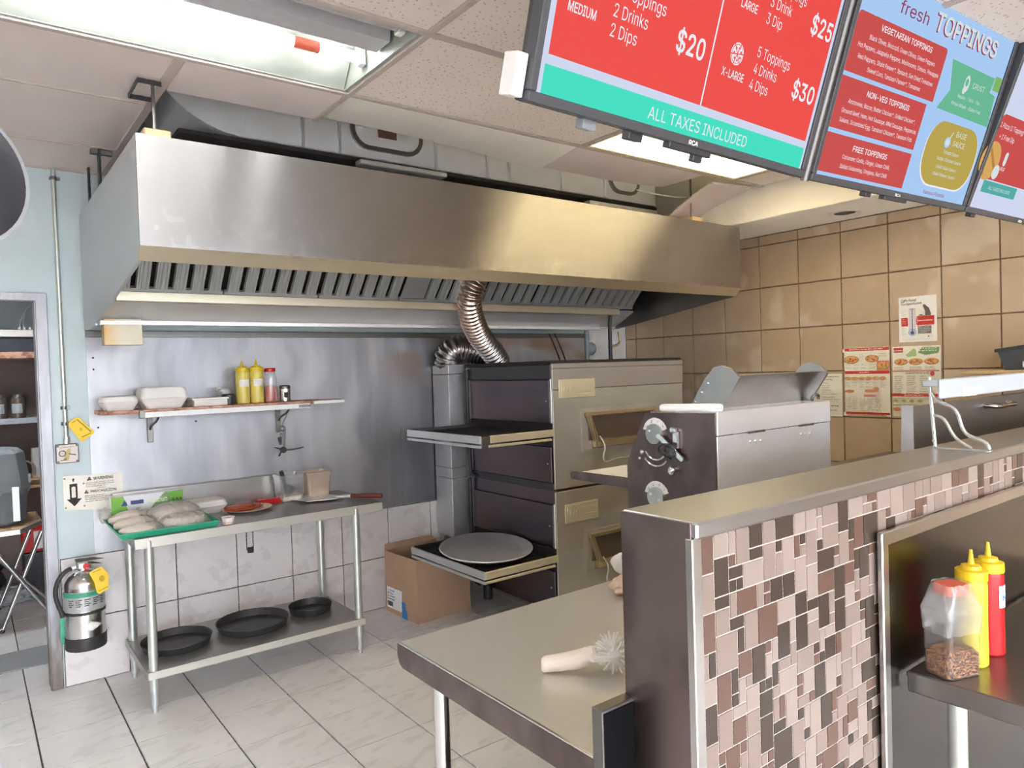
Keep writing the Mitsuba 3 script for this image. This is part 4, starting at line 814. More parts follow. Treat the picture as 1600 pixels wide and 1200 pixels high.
# ------------------------------------------------------------------ prep table against the back wall
t = thing('prep_table', 'stainless prep table against the back wall with dough tray and black pans', 'table')
TX0, TX1, TY0, TY1, TZ = 0.588, 1.832, 3.62, 4.20, 0.815
part(t, 'top', cat(box(TX0, TX1, TY0 + 0.004, TY1, TZ - 0.016, TZ, 0.002), box(TX0, TX0 + 0.006, TY0, TY1, TZ - 0.048, TZ - 0.001, 0.002), box(TX1 - 0.006, TX1, TY0, TY1, TZ - 0.048, TZ - 0.001, 0.002)), 'shelf_steel')
part(t, 'front_edge', box(TX0, TX1, TY0 - 0.001, TY0 + 0.005, TZ - 0.048, TZ - 0.0005, 0.002), 'steel_table', label='paler front edge')
part(t, 'backsplash', cat(box(TX0, 1.425, 4.186, 4.20, TZ, 0.958, 0.002), box(TX0, 1.425, 4.19, 4.225, 0.950, 0.958, 0.002)), 'steel')
part(t, 'undershelf', cat(box(0.62, 1.70, 3.612, 4.17, 0.186, 0.198, 0.002), box(0.615, 0.622, 3.612, 4.17, 0.162, 0.197, 0.002)), 'shelf_steel')
part(t, 'shelf_edge', box(0.62, 1.70, 3.607, 3.6125, 0.162, 0.1975, 0.002), 'steel_table', label='paler shelf edge')
for x, y in ((0.648, 3.637), (1.675, 3.637), (0.648, 4.14), (1.675, 4.14)):
    k = part(t, 'leg', cyl((x, y, 0.10), (x, y, TZ - 0.016), 0.0205, 18), 'leg_metal', smooth=50)
    part(k, 'foot', move(lathe([(0, 0), (0.012, 0.0), (0.013, 0.02), (0.017, 0.024), (0.0175, 0.10), (0.0195, 0.105), (0, 0.106)], 16), (x, y, 0)), 'galvanized', smooth=35)
    part(k, 'shelf_collar', cyl((x, y, 0.16), (x, y, 0.20), 0.0245, 18), 'leg_metal', smooth=50)

def round_pan(x, y, z, r, h, label, group=None):
    return solo('black_pan', move(lathe([(0, 0), (r * 0.90, 0), (r * 0.93, 0.003), (r, h), (r * 1.012, h + 0.002), (r * 1.008, h + 0.004), (r * 0.985, h + 0.002), (r * 0.91, 0.005), (0, 0.004)], 40), (x, y, z)), 'black_metal', label, 'pan', 'black pans on the undershelf', smooth=40)
round_pan(0.805, 3.90, 0.198, 0.165, 0.034, 'round black pan behind the front left leg of the back prep table')
round_pan(1.185, 3.905, 0.198, 0.185, 0.036, 'largest round black pan in the middle of the undershelf')
round_pan(1.515, 3.93, 0.198, 0.118, 0.036, 'smallest round black pan at the right of the undershelf')

# tray of dough
t = thing('green_tray', 'green plastic tray of dough portions overhanging the left end of the prep table', 'tray')
trx0, trx1, try0, try1 = 0.53, 0.965, 3.635, 4.10
part(t, 'base', box(trx0 + 0.012, trx1 - 0.012, try0 + 0.012, try1 - 0.012, TZ + 0.0005, TZ + 0.005, 0.002), 'green_plastic')
o = [(trx0, try0), (trx1, try0), (trx1, try1), (trx0, try1)]
part(t, 'rim', cat(*[hull([np.array([*a, z_]) for a, z_ in ((o[i], TZ + 0.030), (o[(i + 1) % 4], TZ + 0.030), (o[i], TZ + 0.025), (o[(i + 1) % 4], TZ + 0.025))] + [np.array([0.94 * (c[0] - 0.7475) + 0.7475, 0.94 * (c[1] - 3.8675) + 3.8675, z_]) for c in (o[i], o[(i + 1) % 4]) for z_ in (TZ + 0.001, TZ + 0.006)]) for i in range(4)]), 'green_plastic')
DZ = TZ + 0.006
doughs = [((0.625, 3.715), (0.085, 0.060, 0.026), 8, 'front left dough ball on the green tray, lowest in the picture'), ((0.625, 3.84), (0.088, 0.058, 0.034), 0, 'middle dough ball of the three at the left of the green tray'),
          ((0.63, 3.97), (0.092, 0.060, 0.040), -6, 'rear left dough ball on the green tray, nearest the foil box'), ((0.82, 3.90), (0.11, 0.095, 0.050), 20, 'dough mound under the plastic sheet behind the middle of the tray'), ((0.83, 3.755), (0.10, 0.065, 0.032), 4, 'dough mound under the plastic sheet at the front right of the tray')]
for i, ((x, y), r, a, lab) in enumerate(doughs):
    solo('dough_ball', ellipsoid((x, y, DZ + r[2] * 0.82), (r[0], r[1], r[2]), 3, a, 0.22, i), 'dough', lab, 'dough', 'dough balls on the tray', smooth=True)
def film_z(x, y):
    z = DZ + 0.004
    for (cx, cy), r, a, _ in doughs:
        q = 1 - ((x - cx) / (r[0] * 1.12)) ** 2 - ((y - cy) / (r[1] * 1.12)) ** 2
        if q > 0: z = max(z, DZ + r[2] * 0.82 + r[2] * 1.06 * math.sqrt(q) + 0.002)
    return z
nxf, nyf = 52, 46; V, F = [], []
for j in range(nyf + 1):
    for i in range(nxf + 1):
        x, y = 0.665 + 0.285 * i / nxf, 3.66 + 0.40 * j / nyf
        z = sum(film_z(x + a, y + b) for a in (-0.012, 0, 0.012) for b in (-0.012, 0, 0.012)) / 9
        z = max(z, film_z(x, y))
        V.append((x + 0.012 * (meshkit.noise(np.array([x * 30, y * 9, 1.0])) - 0.5), y, z + 0.002 + 0.022 * abs(meshkit.fbm(np.array([x * 45 + y * 20, y * 40 - x * 30, 2.0]), 3) - 0.5)))
for j in range(nyf):
    for i in range(nxf):
        a = j * (nxf + 1) + i; F += [(a, a + 1, a + nxf + 2), (a, a + nxf + 2, a + nxf + 1)]
mat('clear_wrap', {'type': 'blendbsdf', 'weight': 0.60, 'a': two({'type': 'roughplastic', 'diffuse_reflectance': rgb((0.74, 0.71, 0.67)), 'alpha': 0.10}), 'b': {'type': 'thindielectric', 'int_ior': 1.35}})
solo('plastic_sheet', mesh(V, F), 'clear_wrap', 'crinkled clear plastic sheet draped over the dough on the green tray', 'plastic sheet', smooth=True)
solo('plastic_bag', ellipsoid((0.545, 4.12, 0.858), (0.03, 0.05, 0.042), 3, 0, 0.8, 9), 'clear_wrap', 'scrunched clear bag hanging at the rear left corner of the prep table', 'bag', smooth=True)

# foil box
t = thing('foil_box', 'long green and white box of foil standing behind the dough tray', 'box')
bo = np.array([0.568, 4.145, TZ]); part(t, 'carton', box(0.568, 0.905, 4.10, 4.165, TZ, 0.948, 0.002), 'white_plastic')
pr = Print(np.array([0.568, 4.0995, TZ]), X, Z); BWd, BHt = 0.337, 0.133
pr.rect(0, 0, BWd, BHt, (0.80, 0.82, 0.85)); pr.poly([(0, 0), (0.055, 0), (0.075, BHt * 0.5), (0.055, BHt), (0, BHt)], (0.25, 0.52, 0.12))
pr.poly([(0.15, 0), (BWd, 0), (BWd, BHt), (0.25, BHt), (0.19, 0.07)], (0.28, 0.42, 0.22)); pr.rect(0.27, 0, BWd, BHt, (0.22, 0.50, 0.10))
pr.poly([(0.06, 0.0), (0.12, 0.0), (0.24, BHt), (0.17, BHt)], (0.86, 0.88, 0.92))
for v in (0.028, 0.085):
    pr.poly([(0.045, v), (0.062, v + 0.03), (0.075, v)], (0.08, 0.12, 0.28)); pr.rect(0.088, v + 0.002, 0.148, v + 0.022, (0.10, 0.12, 0.30))
pr.text('Aluminum', 0.165, 0.085, 0.026, (0.85, 0.92, 0.70), 0.095, True); pr.text('Aluminium', 0.145, 0.038, 0.026, (0.85, 0.92, 0.70), 0.11, True); pr.text('100', 0.282, 0.05, 0.045, (0.05, 0.18, 0.03), 0.05, True)
ply_part(t, 'printed_front', pr.shape(), 'green and white printed front')

def clamshell(name, x, y, z, w, d, hb, hl, label, group=None, rz=0):
    t = thing(name, label, 'food box', group)
    part(t, 'base', move(loft([rsq(w * 0.72, d * 0.72, 0.012, 0.0), rsq(w * 0.98, d * 0.98, 0.018, hb), rsq(w, d, 0.018, hb + 0.003)]), (x, y, z), rz=rz), 'foam', smooth=35)
    part(t, 'lid', move(loft([rsq(w, d, 0.018, hb + 0.0035), rsq(w * 0.985, d * 0.985, 0.018, hb + 0.008), rsq(w * 0.94, d * 0.94, 0.026, hb + hl * 0.85), rsq(w * 0.88, d * 0.88, 0.03, hb + hl)]), (x, y, z), rz=rz), 'foam', smooth=35)
    for a in (-0.22, 0.22): part(t, 'base_rib', move(hull([(w * a - 0.012, -d * 0.365, 0.004), (w * a + 0.004, -d * 0.365, 0.004), (w * a * 1.25 - 0.012, -d * 0.49, hb - 0.003), (w * a * 1.25 + 0.004, -d * 0.49, hb - 0.003), (w * a, -d * 0.30, hb * 0.5)]), (x, y, z), rz=rz), 'foam')
    return t
clamshell('foam_box', 1.01, 4.075, TZ, 0.19, 0.16, 0.036, 0.034, 'white foam takeout box on the prep table right of the foil box', rz=4)
t = thing('food_plate', 'round white plate of flat bread with reddish brown chili filling on the prep table', 'plate')
part(t, 'plate', move(lathe([(0, 0.002), (0.08, 0.001), (0.125, 0.014), (0.128, 0.017), (0.122, 0.016), (0.08, 0.006), (0, 0.006)], 36), (1.195, 3.955, TZ)), 'pita', smooth=40)
part(t, 'filling', ellipsoid((1.175, 3.97, TZ + 0.017), (0.105, 0.075, 0.020), 4, 25, 0.9, 12), 'chili_sauce', smooth=True, label='reddish brown filling')
solo('red_cloth', move(hull([(x, y, z) for x, y, z in ((0, -0.022, 0), (0, 0.022, 0), (0.15, -0.02, 0), (0.15, 0.02, 0), (0, -0.012, 0.028), (0, 0.012, 0.028), (0.15, -0.012, 0.024), (0.15, 0.012, 0.024), (0.158, 0, 0.012))]), (1.285, 4.065, TZ + 0.001), rz=8), 'red_plastic', 'red folded wrapper lying behind the plate of food', 'wrapper')
t = thing('sauce_cup', 'small white cup of dark sauce at the front edge right of the green tray', 'cup')
part(t, 'cup', move(lathe([(0, 0), (0.024, 0), (0.031, 0.032), (0.033, 0.034), (0.030, 0.034), (0.0235, 0.003), (0, 0.003)], 24), (1.012, 3.665, TZ)), 'white_plastic', smooth=40)
part(t, 'sauce', cyl((1.012, 3.665, TZ + 0.004), (1.012, 3.665, TZ + 0.029), 0.027, 20), 'pita', smooth=50)

def tub(x, y, w, d, h, bsdf, label, fill=None):
    t = thing('plastic_tub', label, 'tub')
    part(t, 'tub', move(loft([rsq(w * 0.8, d * 0.8, 0.018, 0.001), rsq(w * 0.84, d * 0.84, 0.018, 0.01), rsq(w * 0.96, d * 0.96, 0.02, h * 0.88), rsq(w, d, 0.02, h * 0.89), rsq(w * 1.03, d * 1.03, 0.022, h)], True, False), (x, y, TZ)), bsdf, smooth=35)
    if fill: part(t, 'contents', move(loft([rsq(w * 0.76, d * 0.76, 0.016, 0.004), rsq(w * 0.80, d * 0.80, 0.016, fill)]), (x, y, TZ)), 'dough', smooth=35)
    return t
tub(1.478, 4.09, 0.15, 0.15, 0.155, 'frosted_tub', 'clear plastic tub with a black ladle on the prep table', 0.03)
tub(1.640, 4.10, 0.155, 0.15, 0.150, 'orange_tub', 'pale orange plastic tub at the right rear of the prep table', 0.05)
t = thing('black_ladle', 'black ladle standing in the clear tub', 'ladle')
part(t, 'handle', tube(spline([(1.428, 4.075, TZ + 0.172), (1.437, 4.08, TZ + 0.150), (1.452, 4.085, TZ + 0.09), (1.47, 4.09, TZ + 0.05)], 14), [0.012] * 3 + [0.010] * 11, 10), 'black_plastic', smooth=50)
part(t, 'bowl', ellipsoid((1.478, 4.09, TZ + 0.062), (0.034, 0.022, 0.028), 3), 'black_plastic', smooth=True)
t = thing('pizza_server', 'flat steel serving paddle with dark red wooden handle on the prep table right end', 'paddle')
part(t, 'blade', prism([(1.43, 4.13), (1.50, 3.885), (1.565, 3.87), (1.66, 3.845), (1.72, 3.865), (1.728, 3.89), (1.66, 4.13), (1.45, 4.145)], 'z', TZ + 0.012, TZ + 0.0145).apply_translation((0, 0, 0)), 'aluminium')
part(t, 'socket', hull(np.vstack([np.array(c) + r * np.array([(0.5 * math.cos(q), 0.86 * math.cos(q), math.sin(q)) for q in np.linspace(0, 6.28, 12)]) for c, r in (((1.68, 3.90, TZ + 0.014), 0.010), ((1.75, 3.845, TZ + 0.018), 0.012))])), 'aluminium')
part(t, 'handle', tube([(1.748, 3.845, TZ + 0.018), (1.80, 3.785, TZ + 0.020), (1.86, 3.715, TZ + 0.021), (1.872, 3.70, TZ + 0.021)], [0.011, 0.0135, 0.014, 0.010], 14), 'dark_wood', smooth=50, label='dark red wooden handle')

# ------------------------------------------------------------------ wall shelf and what stands on it
t = thing('wall_shelf', 'narrow reddish plank shelf with white front edge on the stainless wall', 'shelf')
SZ = 1.388
part(t, 'plank', prism([(0.53, 4.02), (0.56, 3.985), (0.70, 3.975), (1.76, 3.985), (1.79, 4.03), (1.70, 4.235), (0.53, 4.235)], 'z', SZ - 0.018, SZ), 'red_plank')
part(t, 'front_strip', box(0.715, 1.575, 3.962, 3.985, SZ - 0.040, SZ - 0.012, 0.002), 'white_paint', label='white front edge strip')
part(t, 'end_strip', box(1.60, 1.79, 3.975, 3.99, SZ - 0.020, SZ - 0.002, 0.002), 'white_paint', label='white strip at the right end')
part(t, 'label_holder', box(1.505, 1.575, 3.957, 3.963, SZ - 0.034, SZ - 0.020, 0.001), 'grey_plastic')
part(t, 'clip', box(0.69, 0.715, 3.962, 3.985, SZ - 0.042, SZ - 0.002, 0.002), 'steel_dark')
for x in (0.785, 1.478):
    k = part(t, 'bracket', cat(box(x - 0.014, x + 0.014, 4.224, 4.238, SZ - 0.185, SZ - 0.018, 0.002), box(x - 0.012, x + 0.012, 4.02, 4.235, SZ - 0.030, SZ - 0.018, 0.002)), 'steel_dark')
    part(k, 'brace', tube(spline([(x + 0.016, 4.08, SZ - 0.030), (x + 0.014, 4.10, SZ - 0.055), (x + 0.004, 4.17, SZ - 0.085), (x, 4.225, SZ - 0.115)], 14), 0.006, 8), 'steel_dark', smooth=50)
clamshell('foam_box', 0.618, 4.09, SZ, 0.165, 0.15, 0.040, 0.032, 'smaller foam takeout box at the left end of the wall shelf', 'foam boxes on the wall shelf')
clamshell('foam_box', 0.820, 4.09, SZ, 0.225, 0.18, 0.050, 0.060, 'large tall foam takeout box on the wall shelf', 'foam boxes on the wall shelf')
t = thing('flat_carton', 'low flat pale carton on the wall shelf between foam box and yellow bottles', 'carton')
part(t, 'body', box(0.965, 1.135, 4.03, 4.19, SZ, SZ + 0.034, 0.002), 'foam'); part(t, 'lid', hull([(x, y, z) for x, y in ((0.955, 4.02), (1.14, 4.02), (0.955, 4.20), (1.14, 4.20)) for z in (SZ + 0.0345, SZ + 0.044)]), 'foam')
t = thing('small_black_jar', 'small black jar wrapped in a clear bag beside the yellow bottles', 'jar')
part(t, 'jar', move(lathe([(0, 0), (0.034, 0), (0.036, 0.005), (0.036, 0.052), (0.03, 0.058), (0, 0.058)], 22), (1.160, 4.10, SZ)), 'black_plastic', smooth=40)
part(t, 'bag', ellipsoid((1.140, 4.12, SZ + 0.078), (0.036, 0.03, 0.024), 3, 0, 1.0, 4), 'clear_wrap', smooth=True)
squeeze_bottle(1.240, 4.10, SZ, 0.240, 0.0365, 'mustard_body', 'yellow_plastic', 'left one of two yellow squeeze bottles on the wall shelf', 'yellow bottles on the wall shelf', ('', 0.095, 0.135, 225, 315))
squeeze_bottle(1.318, 4.10, SZ, 0.245, 0.0365, 'mustard_body', 'yellow_plastic', 'right one of two yellow squeeze bottles on the wall shelf', 'yellow bottles on the wall shelf', ('', 0.097, 0.137, 222, 312))
t = thing('spice_jar', 'clear jar with red lid half full of orange spice on the wall shelf', 'jar')
part(t, 'glass', move(lathe([(0, 0.001), (0.033, 0.001), (0.036, 0.006), (0.036, 0.14), (0.028, 0.165), (0.026, 0.175)], 24), (1.398, 4.11, SZ)), 'frosted_tub', smooth=40)
part(t, 'spice', move(lathe([(0, 0.004), (0.034, 0.004), (0.034, 0.085), (0.015, 0.096), (0, 0.098)], 22), (1.398, 4.11, SZ)), 'orange_lid', smooth=40)
part(t, 'lid', move(lathe([(0, 0.176), (0.030, 0.174), (0.031, 0.178), (0.031, 0.192), (0.028, 0.195), (0, 0.195)], 22), (1.398, 4.11, SZ)), 'red_plastic', smooth=40)
t = thing('metal_shaker', 'small silver metal shaker at the right of the shelf bottles', 'shaker')
part(t, 'body', move(lathe([(0, 0), (0.029, 0), (0.030, 0.003), (0.030, 0.072), (0.0285, 0.074), (0, 0.074)], 24), (1.478, 4.10, SZ)), 'chrome', smooth=40)
part(t, 'cap', move(lathe([(0, 0.0745), (0.0305, 0.0745), (0.0305, 0.088), (0.026, 0.094), (0, 0.096)], 24), (1.478, 4.10, SZ)), 'steel_dark', smooth=40)
part(t, 'label', box(1.462, 1.484, 4.067, 4.0695, SZ + 0.022, SZ + 0.055, 0), 'ink_black')
t = thing('hanging_wrench', 'dark steel wrench with a bent rod hanging below the right shelf bracket', 'tool')
hx, hy = 1.462, 4.12
part(t, 'hook', tube(spline([(hx, hy, SZ - 0.146), (hx + 0.006, hy, SZ - 0.12), (1.490, hy - 0.004, SZ - 0.075), (1.492, hy, SZ - 0.064)], 12), 0.003, 6), 'steel_dark', smooth=50)
part(t, 'ring', tube([(hx + 0.013 * math.cos(q), hy, SZ - 0.158 + 0.013 * math.sin(q)) for q in np.linspace(0, 2 * np.pi, 18)], 0.005, 8), 'steel_dark', smooth=50)
part(t, 'chain', cat(*[tube([(hx - 0.004 - 0.0035 * i + 0.007 * math.cos(q), hy + 0.003 * math.sin(q) * (i % 2), SZ - 0.178 - 0.018 * i + 0.010 * math.sin(q)) for q in np.linspace(0, 2 * np.pi, 12)], 0.0025, 6) for i in range(4)]), 'steel_dark', smooth=50)
part(t, 'shank', hull([(hx + a, hy + b, z) for a, z in ((0.008, SZ - 0.165), (0.018, SZ - 0.165), (0.0, SZ - 0.265), (0.012, SZ - 0.27)) for b in (-0.004, 0.004)]), 'steel_dark')
part(t, 'jaw', cat(cyl((hx, hy - 0.007, SZ - 0.282), (hx, hy + 0.007, SZ - 0.282), 0.018, 16), hull([(hx + a, hy + b, z) for a, z in ((-0.012, SZ - 0.285), (-0.045, SZ - 0.268), (-0.05, SZ - 0.262), (-0.012, SZ - 0.270)) for b in (-0.005, 0.005)]), hull([(hx + a, hy + b, z) for a, z in ((-0.01, SZ - 0.29), (-0.022, SZ - 0.318), (-0.030, SZ - 0.315), (-0.014, SZ - 0.285)) for b in (-0.005, 0.005)]), hull([(hx + a, hy + b, z) for a, z in ((-0.01, SZ - 0.20), (-0.03, SZ - 0.21), (-0.02, SZ - 0.25), (-0.008, SZ - 0.25)) for b in (-0.004, 0.004)])), 'black_metal')
part(t, 'rod', tube(spline([(hx + 0.01, hy, SZ - 0.283), (hx + 0.07, hy, SZ - 0.284), (hx + 0.12, hy, SZ - 0.276)], 10), 0.0045, 8), 'steel_dark', smooth=50)

# ------------------------------------------------------------------ signs, pull station and extinguisher on the mint wall
t = thing('conduit', 'thin steel conduit running down the mint wall from the ceiling to the pull station', 'conduit')
part(t, 'pipe', tube([(0.395, YB - 0.014, 2.608), (0.402, YB - 0.014, 1.225)], 0.0105, 12), 'leg_metal', smooth=50)
for z in (2.56, 1.41, 1.33): part(t, 'clamp', cat(box(0.378 if z > 2 else 0.383, 0.424, YB - 0.010, YB + 0.0, z - 0.008, z + 0.008, 0.001), cyl((0.397, YB - 0.014, z - 0.008), (0.397, YB - 0.014, z + 0.008), 0.0135, 12)), 'steel_dark', smooth=40)
part(t, 'connector', cyl((0.402, YB - 0.014, 1.228), (0.402, YB - 0.014, 1.262), 0.0155, 12), 'leg_metal', smooth=50)
t = thing('pull_station', 'small square fire suppression pull station plate at the foot of the conduit', 'pull station')
part(t, 'box', box(0.353, 0.452, YB - 0.028, YB, 1.132, 1.228, 0.003), 'steel_dark')
pr = Print((0.353, YB - 0.0285, 1.132), X, Z); pr.rect(0.004, 0.004, 0.095, 0.092, (0.72, 0.66, 0.62)); pr.text('PULL IN CASE OF FIRE', 0.018, 0.078, 0.006, (0.15, 0.12, 0.1), 0.06)
pr.poly([(0.03, 0.015), (0.052, 0.012), (0.066, 0.072), (0.050, 0.072)], (0.55, 0.47, 0.20)); pr.poly([(0.020, 0.012), (0.045, 0.018), (0.045, 0.024), (0.018, 0.016)], (0.2, 0.17, 0.14)); pr.poly([(0.055, 0.050), (0.085, 0.042), (0.085, 0.036), (0.055, 0.044)], (0.2, 0.17, 0.14))
ply_part(t, 'face_plate', pr.shape(), 'pale face plate with a drawing of a pull handle')
part(t, 'pull_ring', tube([(0.380 + 0.014 * math.cos(q), YB - 0.033, 1.182 + 0.014 * math.sin(q)) for q in np.linspace(0, 2 * np.pi, 20)], 0.002, 6), 'steel_dark', smooth=50)
part(t, 'screw', cat(*[ellipsoid((x, YB - 0.030, z), (0.005, 0.003, 0.005), 2) for x in (0.362, 0.443) for z in (1.141, 1.219)]), 'steel_dark', smooth=True)
def tag_sheet(poly, O, U, V, label, name='inspection_tag'):
    t = thing(name, label, 'tag'); part(t, 'card', plane_poly(poly, O, U, V, 0.0, 0.0012), 'yellow_tag'); return t
a = tag_sheet([(0.0, 0.095), (0.03, 0.12), (0.045, 0.122), (0.112, 0.042), (0.108, 0.034), (0.06, 0.0), (0.05, 0.0), (0.0, 0.08)], (0.412, YB - 0.030, 1.238), X, Z, 'yellow inspection tag hanging aslant from the conduit')
pr = Print((0.412, YB - 0.0316, 1.238), X, Z); pr.poly([(0.035, 0.110), (0.04, 0.113), (0.100, 0.045), (0.095, 0.042)], (0.35, 0.25, 0.05)); pr.poly([(0.012, 0.095), (0.032, 0.108), (0.033, 0.105), (0.014, 0.092)], (0.3, 0.22, 0.05))
pr.poly([(0.05, 0.05), (0.062, 0.058), (0.055, 0.07), (0.044, 0.062)], (0.62, 0.45, 0.08)); pr.poly([(0.056, 0.018), (0.098, 0.036), (0.097, 0.040), (0.055, 0.022)], (0.35, 0.25, 0.05)); ply_part(a, 'print', pr.shape())
t = thing('warning_sign', 'cream warning sign with black arrow and two language text on the mint wall', 'sign')
part(t, 'plate', hull([(x, y, z) for x, z in ((0.378, 0.893), (0.378, 1.066), (0.645, 0.868), (0.645, 1.055)) for y in (YB - 0.012, YB - 0.0095)]), 'paper')
pr = Print((0.378, YB - 0.0123, 0.868), X, Z); K = (0.05, 0.05, 0.05)
pr.poly([(0.028, 0.155), (0.062, 0.155), (0.062, 0.078), (0.080, 0.078), (0.047, 0.040), (0.014, 0.078), (0.028, 0.078)], K); pr.rect(0.036, 0.085, 0.054, 0.140, (0.78, 0.74, 0.62)); pr.rect(0.043, 0.165, 0.049, 0.183, (0.2, 0.2, 0.2)); pr.poly(disc(0.046, 0.176, 0.005), K)
for v, w_, tx in ((0.164, 0.092, 'WARNING'), (0.098, 0.118, 'PRECAUCION')):
    u = 0.105 if v > 0.12 else 0.09
    pr.poly([(u, v), (u + 0.022, v), (u + 0.011, v + 0.020)], K); pr.text('!', u + 0.0095, v + 0.003, 0.010, (0.8, 0.76, 0.64), 0.003); pr.text(tx, u + 0.028, v + 0.001, 0.0145, K, w_, True)
pr.lines(0.100, 0.232, 0.150, 3, 0.0095, 0.0035, (0.32, 0.30, 0.26), 1); pr.lines(0.15, 0.20, 0.121, 1, 0.01, 0.0035, (0.32, 0.30, 0.26), 5); pr.lines(0.092, 0.236, 0.085, 4, 0.0095, 0.0035, (0.32, 0.30, 0.26), 2)
ply_part(t, 'lettering', pr.shape(), 'black arrow and lettering')
part(t, 'screw', cat(*[ellipsoid((x, YB - 0.0125, z), (0.0045, 0.002, 0.0045), 2) for x, z in ((0.386, 1.052), (0.386, 0.905), (0.468, 0.905), (0.468, 1.02))]), 'steel_dark', smooth=True)
t = thing('fire_extinguisher', 'chrome fire extinguisher with black hose hanging on the lower wall beside the doorway', 'fire extinguisher')
EX, EY, EZ, ER = 0.438, YB - 0.118, 0.225, 0.088
part(t, 'cylinder', move(lathe([(0, 0.0), (ER * 0.98, 0.002), (ER, 0.02), (ER, 0.300), (ER * 0.96, 0.328), (ER * 0.78, 0.358), (ER * 0.5, 0.374), (0.022, 0.380), (0.020, 0.392), (0, 0.392)], 36), (EX, EY, EZ)), 'steel_chrome', smooth=35)
part(t, 'boot', move(lathe([(0, -0.004), (ER * 1.0, -0.004), (ER * 1.035, 0.002), (ER * 1.035, 0.058), (ER * 1.0, 0.060)], 36), (EX, EY, EZ)), 'rubber_hose', smooth=40, label='black rubber boot')
part(t, 'strap', move(lathe([(ER, 0.173), (ER * 1.04, 0.174), (ER * 1.04, 0.185), (ER, 0.186)], 36), (EX, EY, EZ)), 'rubber_hose', smooth=40)
def wrap(r, a0, a1, z0, z1, n=14):
    A = np.radians(np.linspace(a0, a1, n + 1)); V = [(EX + r * math.cos(a), EY + r * math.sin(a), EZ + z) for a in A for z in (z0, z1)]; return mesh(V, [f for q in range(n) for f in ((2 * q, 2 * q + 2, 2 * q + 3), (2 * q, 2 * q + 3, 2 * q + 1))])
part(t, 'label_band', wrap(ER + 0.001, 182, 352, 0.190, 0.288), 'label_grey', smooth=True, label='grey printed label')
part(f'{t}__label_band', 'green_stripe', wrap(ER + 0.0016, 182, 352, 0.262, 0.284), 'green_stripe', smooth=True)
part(f'{t}__label_band', 'print', cat(*[wrap(ER + 0.0018, a, a + 18 - 5 * (i % 2), z, z + 0.004, 3) for i, (a, z) in enumerate([(215 + 24 * q, 0.248 - 0.010 * k_) for q in range(5) for k_ in range(4)])]), 'ink_black', smooth=True)
dm = [(-42, 0.115), (0, 0.130), (42, 0.115), (0, 0.100)]
V = [(EX + (ER + 0.0018) * math.cos(math.radians(282 + a * 0.85)), EY + (ER + 0.0018) * math.sin(math.radians(282 + a * 0.85)), EZ + z) for a, z in [(-42, 0.115), (-21, 0.126), (0, 0.137), (21, 0.126), (42, 0.115), (21, 0.104), (0, 0.093), (-21, 0.104)]]
part(t, 'diamond_label', mesh(V, [(0, 7, 1), (1, 7, 6), (1, 6, 2), (2, 6, 5), (2, 5, 3), (3, 5, 4)]), 'white_paint', label='white diamond sticker')
part(t, 'valve', cat(box(EX - 0.022, EX + 0.022, EY - 0.016, EY + 0.016, EZ + 0.386, EZ + 0.416, 0.004), cyl((EX - 0.03, EY, EZ + 0.400), (EX - 0.052, EY, EZ + 0.394), 0.010, 10)), 'aluminium')
part(t, 'lever', cat(hull([(EX - 0.03, EY - 0.011, EZ + 0.424), (EX - 0.03, EY + 0.011, EZ + 0.424), (EX - 0.035, EY, EZ + 0.438), (EX + 0.09, EY - 0.008, EZ + 0.420), (EX + 0.09, EY + 0.008, EZ + 0.420), (EX + 0.05, EY, EZ + 0.434)]), hull([(EX, EY - 0.009, EZ + 0.412), (EX, EY + 0.009, EZ + 0.412), (EX + 0.082, EY - 0.007, EZ + 0.396), (EX + 0.082, EY + 0.007, EZ + 0.396), (EX + 0.04, EY, EZ + 0.414)])), 'steel_dark')
part(t, 'gauge', cyl((EX + 0.012, EY - 0.024, EZ + 0.398), (EX + 0.012, EY - 0.014, EZ + 0.398), 0.015, 16), 'red_plastic', smooth=50)
part(t, 'hose', tube(spline([(EX - 0.050, EY, EZ + 0.394), (EX - 0.085, EY - 0.01, EZ + 0.378), (EX - 0.118, EY - 0.01, EZ + 0.315), (EX - 0.115, EY - 0.01, EZ + 0.24), (EX - 0.098, EY - 0.01, EZ + 0.18), (EX - 0.095, EY - 0.01, EZ + 0.165)], 28), 0.0105, 10), 'rubber_hose', smooth=50, label='black hose')
part(t, 'instruction_card', box(EX - 0.105, EX - 0.060, EY + 0.03, EY + 0.034, EZ + 0.02, EZ + 0.16, 0.001), 'green_stripe', label='green card hanging behind')
part(t, 'wall_hook', box(EX - 0.02, EX + 0.02, EY + 0.016, YB - 0.008, EZ + 0.392, EZ + 0.408, 0.002), 'steel_dark')
a = tag_sheet([(0, 0.115), (0.055, 0.135), (0.085, 0.09), (0.082, 0.018), (0.04, 0.0), (0.03, 0.012), (0.022, 0.06)], (EX + 0.012, EY - 0.100, EZ + 0.268), X, Z, 'yellow inspection tag on the neck of the fire extinguisher')
pr = Print((EX + 0.012, EY - 0.1016, EZ + 0.268), X, Z); pr.poly(disc(0.055, 0.075, 0.012, 0.016), (0.55, 0.36, 0.04)); pr.poly([(0.015, 0.112), (0.05, 0.124), (0.05, 0.121), (0.015, 0.109)], (0.35, 0.25, 0.04)); pr.poly([(0.04, 0.012), (0.078, 0.028), (0.078, 0.032), (0.04, 0.016)], (0.35, 0.25, 0.04)); ply_part(a, 'print', pr.shape())
part(a, 'tie', tube([(EX + 0.01, EY - 0.018, EZ + 0.39), (EX + 0.02, EY - 0.07, EZ + 0.397), (EX + 0.03, EY - 0.10, EZ + 0.39)], 0.0015, 5), 'white_plastic')

